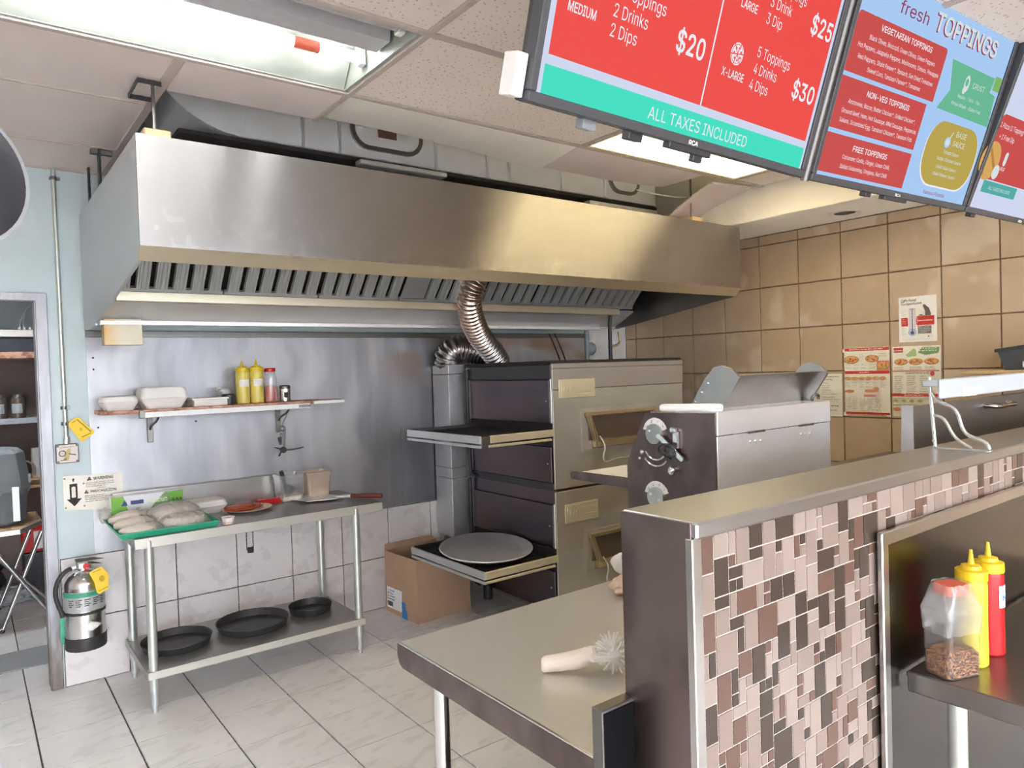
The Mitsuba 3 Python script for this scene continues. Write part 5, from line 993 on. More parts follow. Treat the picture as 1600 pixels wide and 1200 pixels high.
# ------------------------------------------------------------------ disc at the left edge, close to the camera
DC = np.array([0.0, 0.0, CAM_H]) + 1.3 * (_f + _r * ((-92 - 800) / 1119.87) + _u * ((600 - 262) / 1119.87))
t = thing('hanging_disc', 'dark grey round dish with pale rim, cut off by the left edge', 'disc')
nrm = np.array([0.42, -0.90, 0.12]); nrm /= np.linalg.norm(nrm)
part(t, 'dish', orient(lathe([(0, 0.045), (0.06, 0.040), (0.11, 0.024), (0.142, 0.004), (0.146, 0.0), (0.140, -0.004), (0, -0.006)], 48), nrm, DC), 'slate_paint', smooth=35)
part(t, 'rim', orient(lathe([(0.142, 0.004), (0.150, 0.003), (0.151, -0.002), (0.143, -0.007)], 48), nrm, DC), 'pale_trim', smooth=40)
part(t, 'rod', cyl(DC - nrm * 0.02, (DC[0] - 0.02, DC[1] + 0.02, 2.606), 0.008, 10), 'steel_dark', smooth=50)
# ------------------------------------------------------------------ the room behind the doorway
t = thing('folding_table', 'folding table with yellowish wooden top and crossed chrome legs beyond the doorway', 'table')
part(t, 'top', prism([(-0.65, 5.44), (0.245, 5.44), (0.375, 5.70), (0.375, 6.15), (-0.65, 6.15)], 'z', 0.600, 0.625), 'wood')
part(t, 'edge_band', prism(sg.Polygon([(-0.655, 5.435), (0.247, 5.435), (0.38, 5.698), (0.38, 6.15), (-0.655, 6.15)]).difference(sg.Polygon([(-0.65, 5.441), (0.243, 5.441), (0.373, 5.701), (0.373, 6.16), (-0.65, 6.16)])), 'z', 0.598, 0.627), 'leg_metal')
for y in (5.42, 5.98):
    part(t, 'leg', cyl((-0.06, y, 0.80 if y < 5.5 else 0.60), (0.42, y, 0.02), 0.013, 12), 'chrome', smooth=50)
    part(t, 'leg', cyl((0.36, y + 0.03, 0.598), (0.13, y + 0.03, 0.0), 0.013, 12), 'chrome', smooth=50)
    part(t, 'leg_cap', cyl((0.136, y + 0.03, 0.02), (0.129, y + 0.03, -0.0), 0.0155, 12), 'black_plastic', smooth=50)
part(t, 'cross_bar', cyl((0.13, 5.44, 0.02), (0.13, 5.97, 0.02), 0.009, 10), 'chrome', smooth=50)
t = thing('covered_mixer', 'grey rounded machine under a taped vinyl cover on the folding table', 'machine')
part(t, 'base', move(lathe([(0, 0), (0.21, 0.0), (0.235, 0.02), (0.25, 0.22), (0.22, 0.24), (0, 0.24)], 30), (0.07, 5.80, 0.6275)), 'grey_plastic', smooth=35)
part(t, 'cover', move(lathe([(0.255, 0.19), (0.262, 0.21), (0.262, 0.28), (0.235, 0.46), (0.20, 0.49), (0, 0.50)], 9), (0.07, 5.80, 0.6275)), 'grey_vinyl', label='faceted grey vinyl cover')
part(t, 'tape', move(cat(box(0.15, 0.19, -0.215, -0.185, 0.03, 0.25, 0.002)), (0.07, 5.80, 0.6275)), 'leg_metal', label='pale tape down the side')
part(t, 'buckle', box(0.318, 0.334, 5.74, 5.77, 0.88, 0.94, 0.003), 'grey_vinyl')
t = thing('storage_shelf', 'dark shelf with grey edge holding dark jars on the storeroom wall', 'shelf')
part(t, 'board', box(-0.8, 0.9, 6.35, 6.745, 1.255, 1.285, 0.003), 'dark_grey_wall'); part(t, 'front_edge', box(-0.8, 0.9, 6.34, 6.352, 1.248, 1.290, 0.002), 'grey_vinyl')
for x in (-0.55, 0.65): part(t, 'bracket', box(x, x + 0.03, 6.40, 6.745, 1.20, 1.254, 0.002), 'black_metal')
for x, lab in ((0.205, 'dark jar on the storeroom shelf at the left edge of the photo'), (0.315, 'dark jar on the storeroom shelf nearest the door jamb')):
    t = thing('dark_jar', lab, 'jar', 'dark jars on the storeroom shelf')
    part(t, 'body', move(lathe([(0, 0), (0.044, 0), (0.047, 0.006), (0.047, 0.145), (0.042, 0.155), (0, 0.155)], 22), (x, 6.42, 1.286)), 'oven_glass', smooth=40)
    part(t, 'lid', move(lathe([(0, 0.156), (0.044, 0.155), (0.045, 0.158), (0.045, 0.176), (0.042, 0.179), (0, 0.179)], 22), (x, 6.42, 1.286)), 'steel_dark', smooth=40)
    part(t, 'label', move(wrap(0.0478, 215, 300, 0, 0.07, 8).apply_translation((-EX, -EY, -EZ)), (x, 6.42, 1.325)), 'grey_vinyl', smooth=True)
t = thing('wall_cabinet', 'dark cabinet with rough grey front and brown wooden bottom rail high in the storeroom', 'cabinet')
part(t, 'box', box(-0.8, 0.9, 6.35, 6.745, 1.775, 1.88, 0.003), 'slate_paint'); part(t, 'bottom_rail', box(-0.8, 0.9, 6.335, 6.745, 1.725, 1.774, 0.003), 'red_plank', label='brown wooden rail')
t = thing('white_channel', 'pale cable channel along the top of the storeroom cabinet', 'cable channel')
part(t, 'channel', box(-0.8, 0.9, 6.33, 6.40, 1.8815, 1.935, 0.003), 'cream_paint')
for x in (0.34, 0.37, 0.405): part(t, 'clip', box(x - 0.006, x + 0.006, 6.322, 6.40, 1.935, 1.952, 0.001), 'white_plastic')
part(t, 'cable', cat(tube(spline([(0.345, 6.37, 1.94), (0.36, 6.42, 2.02), (0.42, 6.5, 2.11), (0.6, 6.6, 2.15)], 16), 0.005, 6), tube(spline([(0.372, 6.37, 1.94), (0.37, 6.42, 2.0), (0.385, 6.45, 2.06)], 10), 0.004, 6)), 'leg_metal', smooth=50)
solo('dark_board', box(-0.8, 0.9, 6.70, 6.745, 1.96, 2.56, 0.002), 'dark_grey_wall', 'dark grey board above the pale cable channel in the storeroom', 'board')
t = thing('charger_box', 'narrow pale box with a cord standing on the small wooden ledge in the storeroom', 'box')
part(t, 'body', box(0.385, 0.455, 6.40, 6.50, 0.842, 1.055, 0.004), 'concrete_wall'); part(t, 'cord', tube(spline([(0.39, 6.40, 0.86), (0.35, 6.36, 0.97), (0.29, 6.34, 0.975), (0.24, 6.33, 0.94)], 16), 0.007, 8), 'leg_metal', smooth=50)
t = thing('wooden_ledge', 'small two step yellow wooden ledge behind the grey machine', 'ledge')
part(t, 'board', box(0.26, 0.70, 6.38, 6.745, 0.822, 0.841, 0.002), 'wood'); part(t, 'board', box(0.26, 0.70, 6.38, 6.745, 0.765, 0.785, 0.002), 'wood'); part(t, 'post', box(0.64, 0.69, 6.62, 6.74, 0.0, 0.765, 0.002), 'dark_wood'); part(t, 'spacer', box(0.30, 0.66, 6.45, 6.70, 0.785, 0.822, 0.001), 'wood')
t = thing('red_carton', 'red and white carton under the folding table', 'carton')
part(t, 'carton', box(0.30, 0.60, 6.28, 6.55, 0.31, 0.47, 0.003), 'red_plastic'); part(t, 'white_panel', box(0.365, 0.45, 6.276, 6.2795, 0.33, 0.46, 0.001), 'white_plastic'); part(t, 'crate', box(0.30, 0.60, 6.26, 6.57, 0.006, 0.305, 0.004), 'black_plastic')
t = thing('black_bag', 'slumped black bag on the storeroom floor under the folding table', 'bag')
part(t, 'bag', ellipsoid((-0.10, 6.42, 0.15), (0.30, 0.22, 0.17), 4, 10, 0.6, 21), 'black_plastic', smooth=True)
solo('grey_cloth_heap', ellipsoid((0.20, 6.10, 0.055), (0.16, 0.06, 0.06), 4, 15, 0.9, 8), 'grey_vinyl', 'small grey heap of cloth on the storeroom floor before the black bag', 'cloth', smooth=True)

# ------------------------------------------------------------------ papers on the tan tiles
WX = XR - 0.0105
def sheet(name, label, y1, y0, z0, z1, cat_, curl=0.0):
    """A paper between y1 (left in the picture) and y0, printed on the side that faces -x."""
    t = thing(name, label, cat_)
    part(t, 'sheet', box(WX - 0.0006, WX + 0.0008, y0, y1, z0, z1, 0), 'paper')
    return t, Print((WX - 0.0007, y1, z0), -Y, Z), y1 - y0, z1 - z0
RED, GRN, TXT, CRM = (0.55, 0.06, 0.05), (0.20, 0.34, 0.14), (0.35, 0.30, 0.24), (0.84, 0.79, 0.66)
t, pr, w, h = sheet('safety_poster', 'white food temperature poster with a drawn thermometer, uppermost paper on the tan tiles', 2.003, 1.792, 1.618, 1.886, 'poster')
pr.rect(0, 0, w, h, (0.84, 0.81, 0.74)); pr.text('Safe Food', 0.012, h - 0.030, 0.016, (0.10, 0.09, 0.09), 0.088, True); pr.text('Temperatures', 0.012, h - 0.048, 0.014, (0.10, 0.09, 0.09), 0.118, True)
pr.poly(rrect(0.056, 0.045, 0.096, 0.200, 0.010), (0.66, 0.60, 0.62)); pr.poly(disc(0.076, 0.058, 0.023), (0.45, 0.48, 0.68)); pr.poly(disc(0.076, 0.054, 0.010), (0.10, 0.10, 0.16)); pr.rect(0.0745, 0.06, 0.0785, 0.192, (0.10, 0.08, 0.10)); pr.rect(0.058, 0.192, 0.094, 0.196, (0.3, 0.28, 0.28))
pr.rect(0.014, 0.095, 0.052, 0.145, RED); pr.lines(0.017, 0.050, 0.134, 3, 0.013, 0.004, (0.80, 0.55, 0.50), 2); pr.rect(0.099, 0.097, 0.198, 0.150, RED); pr.rect(0.104, 0.121, 0.190, 0.126, (0.85, 0.6, 0.55)); pr.poly([(0.100, 0.100), (0.108, 0.1235), (0.100, 0.148), (0.103, 0.148), (0.111, 0.1235), (0.103, 0.100)], (0.85, 0.6, 0.55))
pr.rect(0.108, 0.047, 0.182, 0.092, (0.22, 0.19, 0.18)); pr.lines(0.111, 0.180, 0.083, 4, 0.010, 0.004, (0.62, 0.58, 0.54), 9)
pr.poly([(0.110, 0.152), (0.128, 0.162), (0.138, 0.155), (0.150, 0.152), (0.152, 0.175), (0.144, 0.197), (0.152, 0.212), (0.160, 0.205), (0.172, 0.195), (0.180, 0.170), (0.182, 0.152)], (0.16, 0.12, 0.11)); pr.poly(disc(0.148, 0.208, 0.009), (0.16, 0.11, 0.10))
pr.lines(0.018, 0.046, 0.185, 3, 0.012, 0.003, (0.6, 0.57, 0.52), 4); pr.lines(0.018, 0.046, 0.080, 4, 0.011, 0.003, (0.5, 0.47, 0.43), 5); pr.rect(0.165, 0.026, 0.174, 0.033, (0.15, 0.15, 0.15)); pr.lines(0.178, 0.205, 0.030, 1, 0.01, 0.003, (0.4, 0.4, 0.4), 6); pr.rect(0.03, 0.014, 0.18, 0.0155, (0.6, 0.57, 0.5))
ply_part(t, 'print', pr.shape())
def pizza(pr, u, v, r, k=0.55):
    pr.poly(disc(u, v, r, r * k), (0.50, 0.24, 0.10)); pr.poly(disc(u, v + r * 0.06, r * 0.88, r * k * 0.86), (0.72, 0.38, 0.16))
    q = random.Random(int(u * 9999))
    for i in range(9): pr.poly(disc(u + (q.random() - 0.5) * r * 1.3, v + (q.random() - 0.5) * r * k * 1.3, r * 0.14, r * 0.10), (0.50, 0.10, 0.06) if i % 3 else (0.25, 0.36, 0.12))
t, pr, w, h = sheet('menu_sheet', 'taped red and cream pizza menu, left one of the two menus on the tan tiles', 2.342, 2.062, 1.178, 1.597, 'menu')
pr.rect(0, 0, w, h, CRM); pr.rect(0.002, h - 0.020, w - 0.002, h - 0.002, RED); pr.lines(0.03, 0.25, h - 0.013, 1, 0.01, 0.005, CRM, 1); pr.rect(0.002, 0.255, w - 0.002, 0.274, RED); pr.lines(0.09, 0.19, 0.262, 1, 0.01, 0.005, CRM, 2); pr.rect(0.004, 0.002, w - 0.002, 0.016, RED)
pizza(pr, 0.045, 0.345, 0.048); pizza(pr, 0.175, 0.350, 0.042); pr.rect(0.205, 0.276, 0.279, 0.335, (0.66, 0.22, 0.10)); pizza(pr, 0.242, 0.305, 0.040, 0.62)
for i in range(4): pr.lines(0.012 + 0.05 * i, 0.050 + 0.05 * i, 0.310, 2, 0.020, 0.006, (0.5, 0.47, 0.25), i)
pr.lines(0.10, 0.13, 0.375, 4, 0.013, 0.005, (0.6, 0.45, 0.25), 3); pr.lines(0.22, 0.27, 0.375, 2, 0.013, 0.005, (0.6, 0.45, 0.25), 8)
for i in range(6): pizza(pr, 0.026 + 0.045 * i, 0.228, 0.020, 0.55); pr.lines(0.010 + 0.045 * i, 0.045 + 0.045 * i, 0.198, 3, 0.012, 0.004, TXT, 20 + i)
pr.poly(disc(0.045, 0.148, 0.030, 0.010), (0.52, 0.20, 0.10)); pr.poly(disc(0.18, 0.150, 0.040, 0.010), (0.60, 0.26, 0.14)); pr.poly(disc(0.21, 0.160, 0.016), (0.55, 0.25, 0.12)); pr.poly(rrect(0.135, 0.114, 0.212, 0.128, 0.006), (0.62, 0.26, 0.20))
for i in range(5): pr.lines(0.014 + 0.050 * i, 0.058 + 0.050 * i, 0.100, 8, 0.0105, 0.004, TXT, 40 + i)
ply_part(t, 'print', pr.shape())
for i, (u, v) in enumerate(((0, 0), (1, 0), (0, 1), (1, 1))): part(t, 'tape', box(WX - 0.0012, WX - 0.0007, 2.342 - 0.27 * u - 0.012, 2.342 - 0.27 * u + 0.012, 1.18 + 0.40 * v - 0.01, 1.18 + 0.40 * v + 0.012, 0), 'paper')
t, pr, w, h = sheet('menu_sheet', 'pizza menu with green banner, right one of two menus on the tan tiles', 2.045, 1.775, 1.175, 1.594, 'menu')
pr.rect(0, 0, w, h, CRM); pr.rect(0.008, h - 0.022, 0.062, h - 0.008, RED); pr.rect(0.008, h - 0.036, 0.062, h - 0.026, (0.40, 0.10, 0.08))
pr.poly([(0.075, h - 0.052), (0.125, h - 0.012), (0.135, h - 0.02), (0.14, h - 0.060), (0.09, h - 0.065)], (0.42, 0.55, 0.25)); pr.poly([(0.145, h - 0.04), (0.17, h - 0.008), (0.265, h - 0.010), (0.26, h - 0.045), (0.19, h - 0.055)], GRN); pr.lines(0.155, 0.26, h - 0.018, 2, 0.014, 0.006, (0.65, 0.72, 0.5), 3)
for u in (0.050, 0.135, 0.222): pizza(pr, u, h - 0.092, 0.040, 0.5)
for i in range(3): pr.lines(0.012 + 0.088 * i, 0.085 + 0.088 * i, h - 0.128, 2, 0.012, 0.004, TXT, i)
pr.rect(0.004, 0.268, w - 0.004, 0.276, (0.62, 0.25, 0.18)); pr.lines(0.08, 0.24, 0.255, 1, 0.01, 0.007, (0.42, 0.40, 0.25), 7)
for i in range(3): pr.lines(0.014 + 0.075 * i, 0.070 + 0.075 * i, 0.238, 9, 0.0125, 0.005, TXT, 60 + i)
pr.poly(disc(0.235, 0.255, 0.012, 0.014), (0.55, 0.10, 0.08)); pr.rect(0.004, 0.122, w - 0.004, 0.138, RED); pr.lines(0.08, 0.20, 0.127, 1, 0.01, 0.005, CRM, 9)
for i in range(4): pr.poly([(0.012 + 0.045 * i, 0.095), (0.030 + 0.045 * i, 0.107), (0.048 + 0.045 * i, 0.095), (0.030 + 0.045 * i, 0.083)], (0.42, 0.40, 0.18)); 
pr.rect(0.006, 0.108, w - 0.01, 0.111, (0.40, 0.42, 0.20)); pr.rect(0.006, 0.068, 0.15, 0.073, (0.40, 0.30, 0.2))
pr.poly(disc(0.035, 0.045, 0.022, 0.012), (0.62, 0.24, 0.14)); pizza(pr, 0.085, 0.040, 0.024)
ply_part(t, 'print', pr.shape())
t, pr, w, h = sheet('notice_sheet', 'plain typed notice sheet on the tan tiles beside the dough sheeter', 2.578, 2.362, 1.160, 1.437, 'notice')
pr.rect(0, 0, w, h, (0.80, 0.77, 0.66)); pr.lines(0.08, 0.20, h - 0.022, 1, 0.01, 0.005, TXT, 1); pr.lines(0.06, 0.20, h - 0.042, 1, 0.01, 0.005, TXT, 2)
for i, v in enumerate((0.215, 0.20, 0.185, 0.170, 0.158, 0.145, 0.125, 0.110)): pr.lines(0.030 if i < 5 else 0.08, 0.075 if i < 5 else 0.19, v, 1, 0.01, 0.003, TXT, 30 + i); pr.lines(0.082, 0.13 + 0.012 * i, v, 1, 0.01, 0.003, TXT, 50 + i)
pr.rect(0.03, 0.098, 0.20, 0.0995, TXT); pr.lines(0.13, 0.21, 0.068, 1, 0.01, 0.005, (0.1, 0.1, 0.1), 71); pr.lines(0.13, 0.19, 0.038, 1, 0.01, 0.006, (0.1, 0.1, 0.1), 72)
ply_part(t, 'print', pr.shape())

# shelf with a black crate on the tan wall at the right edge
t = thing('wood_shelf', 'thin brown wooden shelf on the tan tiles at the right edge', 'shelf')
part(t, 'board', box(4.16, XR - 0.01, 0.6, 1.56, 1.430, 1.449, 0.003), 'wood'); part(t, 'bracket', box(4.22, XR - 0.01, 0.8, 0.82, 1.38, 1.43, 0.002), 'black_metal'); part(t, 'bracket', box(4.22, XR - 0.01, 1.40, 1.42, 1.38, 1.43, 0.002), 'black_metal')
t = thing('black_crate', 'black plastic bin on the brown wooden shelf at the right edge of the photo', 'bin')
part(t, 'bin', hull([(x, y, z) for x, y, z in ((4.20, 1.37, 1.4495), (4.20, 1.02, 1.4495), (4.44, 1.37, 1.4495), (4.44, 1.02, 1.4495), (4.18, 1.395, 1.548), (4.18, 1.0, 1.60), (4.45, 1.395, 1.548), (4.45, 1.0, 1.60))]), 'grey_dark')
part(t, 'rim', hull([(x, y, z) for x in (4.172, 4.455) for y, z in ((1.405, 1.540), (1.405, 1.556), (0.99, 1.595), (0.99, 1.612))]), 'black_plastic')
part(t, 'sticker', box(4.178, 4.192, 1.255, 1.285, 1.462, 1.492, 0), 'concrete_wall', label='small pale sticker')

# ------------------------------------------------------------------ menu screens
def screen(label, A, e, d, W_, H_):
    e = np.array(e, float); e /= np.linalg.norm(e); d = np.array(d, float); d -= e * (d @ e); d /= np.linalg.norm(d); n = np.cross(e, d); A = np.array(A, float)
    t = thing('menu_screen', label, 'screen')
    def q(u0, u1, v0, v1, d0, d1, b=0.002): 
        m = box(u0, u1, v0, v1, d0, d1, b); v = np.array(m.vertices); return mesh(A + np.outer(v[:, 0], e) + np.outer(v[:, 1], d) + np.outer(v[:, 2], n), m.faces)
    b = 0.018
    part(t, 'frame', cat(q(0, W_, 0, 0.021, -0.03, 0.004), q(0, W_, H_ - b, H_, -0.03, 0.004), q(0, b, 0.021, H_ - b, -0.03, 0.004), q(W_ - b, W_, 0.021, H_ - b, -0.03, 0.004)), 'screen_frame')
    part(t, 'back_shell', cat(q(0.003, W_ - 0.003, 0.003, H_ - 0.003, -0.045, -0.004), q(0.12, W_ - 0.12, 0.08, H_ - 0.12, -0.085, -0.045, 0.01)), 'black_plastic')
    layers = {}
    st = {'k': 0}
    def put(col, m, add=True): layers.setdefault(col, []).append(m)
    def poly(pts, col): st['k'] += 1; put(col, plane_poly(pts, A, e, d, -0.003 + 0.00012 * st['k'], 0.0001))
    def rect(u0, v0, u1, v1, col): poly([(u0, v0), (u1, v0), (u1, v1), (u0, v1)], col)
    def text(s, u, v, h, col, w=None, bold=False): st['k'] += 0.25; put(col, plane_text(s, A, e, d, u, v, h, w, -0.003 + 0.00012 * st['k'] + 0.0001, 0.0001, bold))
    def finish(colors):
        for c, ms in layers.items():
            nm, r_, kk = colors[c]; k = part(t, nm, cat(*ms), 'screen_black'); scene[k]['emitter'] = {'type': 'area', 'radiance': rgb(np.array(r_) * kk * SCREEN_GAIN), 'sampling_weight': 0.02}
    def fit(u, v, h, n_=0): pass
    def hw(name, u0, u1, v0, v1, d0, d1, bs, **kw): return part(t, name, q(u0, u1, v0, v1, d0, d1), bs, **kw)
    lettering = lambda s, u, v, h, w: part(t, 'brand_lettering', plane_text(s, A, e, d, u, v, h, w, 0.0042, 0.0006, True), 'white_paint')
    return t, poly, rect, text, finish, hw, lettering
mat('screen_black', two({'type': 'diffuse', 'reflectance': rgb((0.02, 0.02, 0.02))}))
prin('grey_dark', (0.06, 0.065, 0.07), 0.5)
def pizza_icon(poly, rect, u, v, r, col, hole):
    poly(disc(u, v, r), col); poly(disc(u, v, r * 0.86), hole); poly(disc(u, v, r * 0.80), col)
    for a in (0.15, 1.2, 2.25):
        c, s = math.cos(a), math.sin(a); poly([(u - r * c - 0.0012 * s, v - r * s + 0.0012 * c), (u + r * c - 0.0012 * s, v + r * s + 0.0012 * c), (u + r * c + 0.0012 * s, v + r * s - 0.0012 * c), (u - r * c + 0.0012 * s, v - r * s - 0.0012 * c)], hole)
    for i in range(7): poly(disc(u + r * 0.55 * math.cos(i * 0.9 + 0.4), v + r * 0.55 * math.sin(i * 0.9 + 0.4), r * 0.12), hole)
COL1 = {'white': ('panel_white', (0.66, 0.72, 0.92), 1.0), 'red': ('panel_red', (0.92, 0.060, 0.048), 1.0), 'teal': ('panel_teal', (0.035, 0.78, 0.56), 1.0), 'text': ('lettering', (0.90, 0.88, 0.95), 1.0), 'green': ('panel_green', (0.13, 0.50, 0.30), 1.0), 'sky': ('panel_blue', (0.40, 0.62, 0.95), 1.0), 'gold': ('panel_gold', (0.50, 0.38, 0.06), 1.0), 'crimson': ('panel_crimson', (0.62, 0.062, 0.055), 1.0), 'plum': ('plum_lettering', (0.30, 0.04, 0.10), 1.0), 'crust': ('pizza_picture', (0.72, 0.40, 0.10), 1.0), 'crust2': ('pizza_topping', (0.50, 0.22, 0.05), 1.0), 'lime': ('panel_lime', (0.22, 0.48, 0.12), 1.0), 'seagreen': ('panel_sea_green', (0.07, 0.42, 0.38), 1.0), 'pale': ('pale_lettering', (0.70, 0.80, 0.80), 1.0)}
S1W, S1H = 1.029, 0.585
t, poly, rect, text, finish, hw, lettering = screen('leftmost menu screen with red combo panel, prices and ALL TAXES INCLUDED band', (0.883, 1.079, 2.05), (0.99948, 0.0323, 0), (0.00995, -0.3076, 0.9515), S1W, S1H)
rect(0.018, 0.021, S1W - 0.018, S1H - 0.018, 'white'); rect(0.032, 0.021, 1.002, 0.076, 'teal')
poly(rrect(0.036, 0.0945, 0.998, 0.52, 0.012), 'red'); rect(0.036, 0.0945, 0.06, 0.12, 'red'); rect(0.975, 0.0945, 0.998, 0.12, 'red'); rect(0.516, 0.0945, 0.521, 0.52, 'text')
text('ALL TAXES INCLUDED', 0.346, 0.034, 0.026, 'text', 0.385)
text('MEDIUM', 0.063, 0.180, 0.018, 'text', 0.078, True); text('3 Toppings', 0.184, 0.240, 0.025, 'text', 0.155); text('2 Drinks', 0.184, 0.201, 0.025, 'text', 0.107); text('2 Dips', 0.184, 0.164, 0.025, 'text', 0.083); text('$20', 0.388, 0.186, 0.043, 'text', 0.104, True)
pizza_icon(poly, rect, 0.100, 0.235, 0.024, 'text', 'red')
text('X-LARGE', 0.565, 0.174, 0.018, 'text', 0.090, True); pizza_icon(poly, rect, 0.609, 0.229, 0.025, 'text', 'red'); text('5 Toppings', 0.683, 0.241, 0.024, 'text', 0.150); text('4 Drinks', 0.683, 0.203, 0.024, 'text', 0.104); text('4 Dips', 0.680, 0.166, 0.024, 'text', 0.083); text('$30', 0.866, 0.186, 0.042, 'text', 0.112, True)
text('LARGE', 0.578, 0.326, 0.018, 'text', 0.068, True); text('4 Toppings', 0.688, 0.394, 0.024, 'text', 0.150); text('3 Drink', 0.689, 0.356, 0.024, 'text', 0.096); text('3 Dip', 0.687, 0.318, 0.024, 'text', 0.070); text('$25', 0.879, 0.346, 0.043, 'text', 0.108, True)
finish(COL1); lettering('RCA', 0.497, 0.004, 0.010, 0.036)
hw('sensor_tab', 0.44, 0.60, -0.014, 0.002, -0.025, -0.002, 'black_plastic'); hw('wall_bracket_foot', 0.175, 0.215, -0.020, 0.002, -0.045, -0.02, 'grey_plastic'); hw('wall_bracket_foot', 0.315, 0.36, -0.018, 0.002, -0.04, -0.015, 'black_plastic'); hw('wall_bracket_foot', 0.545, 0.58, -0.030, -0.012, -0.025, -0.01, 'black_plastic')
hw('side_box', -0.030, -0.002, 0.005, 0.085, -0.055, -0.012, 'white_plastic', label='white box sticking out behind the left edge')
S2W, S2H = 0.957, 0.606
t, poly, rect, text, finish, hw, lettering = screen('middle menu screen listing fresh toppings on blue with red, green and gold panels', (2.012, 1.147, 2.065), (0.998, -0.057, 0), (-0.018, -0.321, 0.947), S2W, S2H)
rect(0.018, 0.021, S2W - 0.018, S2H - 0.018, 'sky')
def box_red(v0, v1): rect(0.026, v0, 0.505, v1, 'crimson')
box_red(0.032, 0.143); box_red(0.156, 0.298); poly(rrect(0.026, 0.40, 0.535, 0.470, 0.014), 'crimson'); rect(0.026, 0.310, 0.535, 0.452, 'crimson')
text('fresh', 0.215, 0.505, 0.034, 'plum', 0.165); text('TOPPINGS', 0.414, 0.500, 0.050, 'plum', 0.42, True); text('TOPPINGS', 0.420, 0.504, 0.050, 'pale', 0.42, True)
text('VEGETARIAN TOPPINGS', 0.150, 0.440, 0.016, 'text', 0.295, True)
for s, u, v, w_ in (('Black Olives, Broccoli, Green Olives, Green Peppers', 0.105, 0.408, 0.378), ('Hot Peppers, Jalapeño Peppers, Mushrooms, Onions, Pineapple', 0.058, 0.381, 0.465), ('Red Peppers, Shahi Paneer*, Spinach, Sun Dried Tomatoes', 0.072, 0.352, 0.432), ('Sweet Corn, Tandoori Paneer*, Tomatoes', 0.135, 0.326, 0.305)): text(s, u, v, 0.0125, 'text', w_)
text('NON-VEG TOPPINGS', 0.166, 0.262, 0.016, 'text', 0.245, True)
for s, u, v, w_ in (('Anchovies, Bacon, Butter Chicken*, Grilled Chicken*,', 0.085, 0.231, 0.383), ('Ground Beef, Ham, Hot Sausage, Mild Sausage, Pepperoni,', 0.064, 0.203, 0.428), ('Salami, Scrambled Egg, Tandoori Chicken*, Tandoori Fish', 0.065, 0.177, 0.413)): text(s, u, v, 0.0125, 'text', w_)
text('FREE TOPPINGS', 0.170, 0.106, 0.016, 'text', 0.196, True)
for s, u, v, w_ in (('Coriander, Garlic, Ginger, Green Chilli,', 0.128, 0.079, 0.270), ('Italian Seasoning, Oregano, Red Chilli', 0.128, 0.052, 0.266)): text(s, u, v, 0.0125, 'text', w_)
poly([(0.578, 0.450), (0.885, 0.447), (0.875, 0.40), (0.92, 0.395), (0.936, 0.294), (0.567, 0.299), (0.617, 0.363)], 'green'); rect(0.888, 0.410, 0.936, 0.455, 'lime')
poly(disc(0.710, 0.398, 0.017, 0.026), 'pale'); poly(disc(0.708, 0.402, 0.010, 0.012), 'green'); poly(disc(0.702, 0.376, 0.010, 0.012), 'pale')
text('CRUST', 0.749, 0.392, 0.017, 'pale', 0.086); text('Regular - Thick - Thin', 0.672, 0.350, 0.011, 'pale', 0.160); text('Whole Wheat - Gluten Free', 0.645, 0.324, 0.011, 'pale', 0.210)
poly(rrect(0.565, 0.058, 0.925, 0.268, 0.09), 'text'); poly(rrect(0.570, 0.064, 0.920, 0.270, 0.088), 'gold')
text('BASE', 0.742, 0.232, 0.018, 'pale', 0.074); text('SAUCE', 0.736, 0.202, 0.018, 'pale', 0.086); poly(disc(0.700, 0.208, 0.020, 0.018), 'sky'); poly(disc(0.700, 0.208, 0.014, 0.012), 'pale'); poly([(0.706, 0.222), (0.718, 0.245), (0.722, 0.243), (0.710, 0.220)], 'pale')
for s, u, v, w_ in (('Tomato Sauce', 0.690, 0.172, 0.11), ('Butter Chicken Sauce', 0.662, 0.148, 0.17), ('Garlic Base Sauce', 0.672, 0.122, 0.14), ('Shahi Paneer Sauce', 0.662, 0.098, 0.155)): text(s, u, v, 0.0115, 'pale', w_)
text('Famous Pizzeria', 0.640, 0.032, 0.012, 'plum', 0.145)
finish(COL1); lettering('RCA', 0.465, 0.004, 0.009, 0.034)
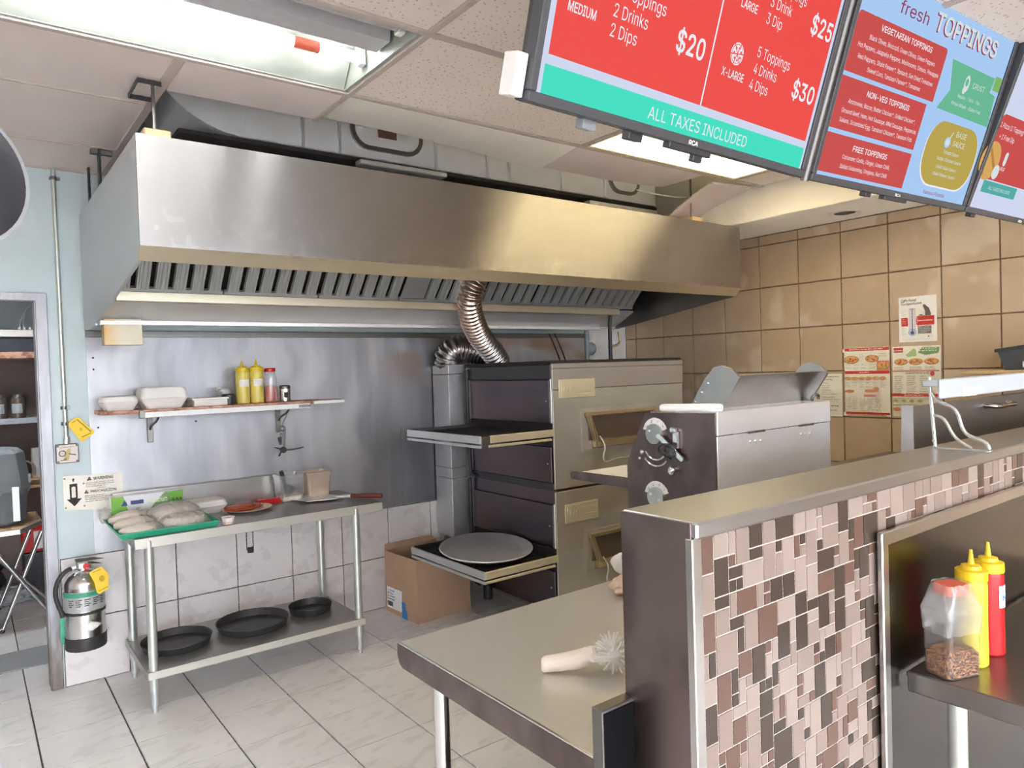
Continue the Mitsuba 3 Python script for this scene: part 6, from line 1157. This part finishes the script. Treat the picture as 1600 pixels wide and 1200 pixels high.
hw('sensor_tab', 0.42, 0.56, -0.012, 0.002, -0.025, -0.002, 'black_plastic'); hw('wall_bracket_foot', 0.33, 0.36, -0.014, 0.002, -0.04, -0.015, 'black_plastic')
part(t, 'side_bracket', cat(tube([(1.985, 1.15, 2.06), (1.97, 0.965, 2.60)], 0.012, 8)), 'steel_dark', smooth=50, label='dark slotted bracket between the screens')
t, poly, rect, text, finish, hw, lettering = screen('rightmost menu screen with a pizza picture, cut off by the right edge of the photo', (2.972, 1.090, 2.065), (0.999, -0.041, 0), (-0.016, -0.36, 0.933), 0.96, 0.606)
rect(0.018, 0.021, 0.942, 0.588, 'white'); poly(rrect(0.024, 0.128, 0.46, 0.352, 0.03), 'crimson'); poly(rrect(0.48, 0.128, 0.92, 0.352, 0.03), 'crimson')
text('1 Pizza (1 Topping)', 0.035, 0.307, 0.017, 'text', 0.20); text('+ 1 Free Dip', 0.055, 0.270, 0.017, 'text', 0.13)
poly(disc(0.055, 0.190, 0.075, 0.068), 'crust')
for i in range(14): poly(disc(0.03 + 0.105 * ((i * 0.618) % 1), 0.145 + 0.09 * ((i * 0.377) % 1), 0.008), 'crust2')
poly(disc(0.125, 0.158, 0.026), 'pale'); poly(rrect(0.155, 0.185, 0.180, 0.235, 0.012), 'pale'); text('LARGE', 0.140, 0.168, 0.013, 'text', 0.05)
rect(0.062, 0.081, 0.358, 0.123, 'seagreen'); text('ALL TAXES INCLUDED', 0.115, 0.095, 0.012, 'pale', 0.19)
finish(COL1); lettering('RCA', 0.465, 0.004, 0.009, 0.034)
hw('wall_bracket_foot', 0.10, 0.13, -0.014, 0.002, -0.04, -0.015, 'black_plastic')
# post and rail that carry the screens
t = thing('screen_mount', 'steel ceiling mount rail behind the menu screens', 'mount')
part(t, 'rail', box(1.0, 4.0, 1.17, 1.21, 2.40, 2.46, 0.003), 'steel_dark')
for x in (1.35, 2.45, 3.4): part(t, 'post', box(x, x + 0.04, 1.17, 1.21, 2.46, 2.606, 0.003), 'steel_dark')
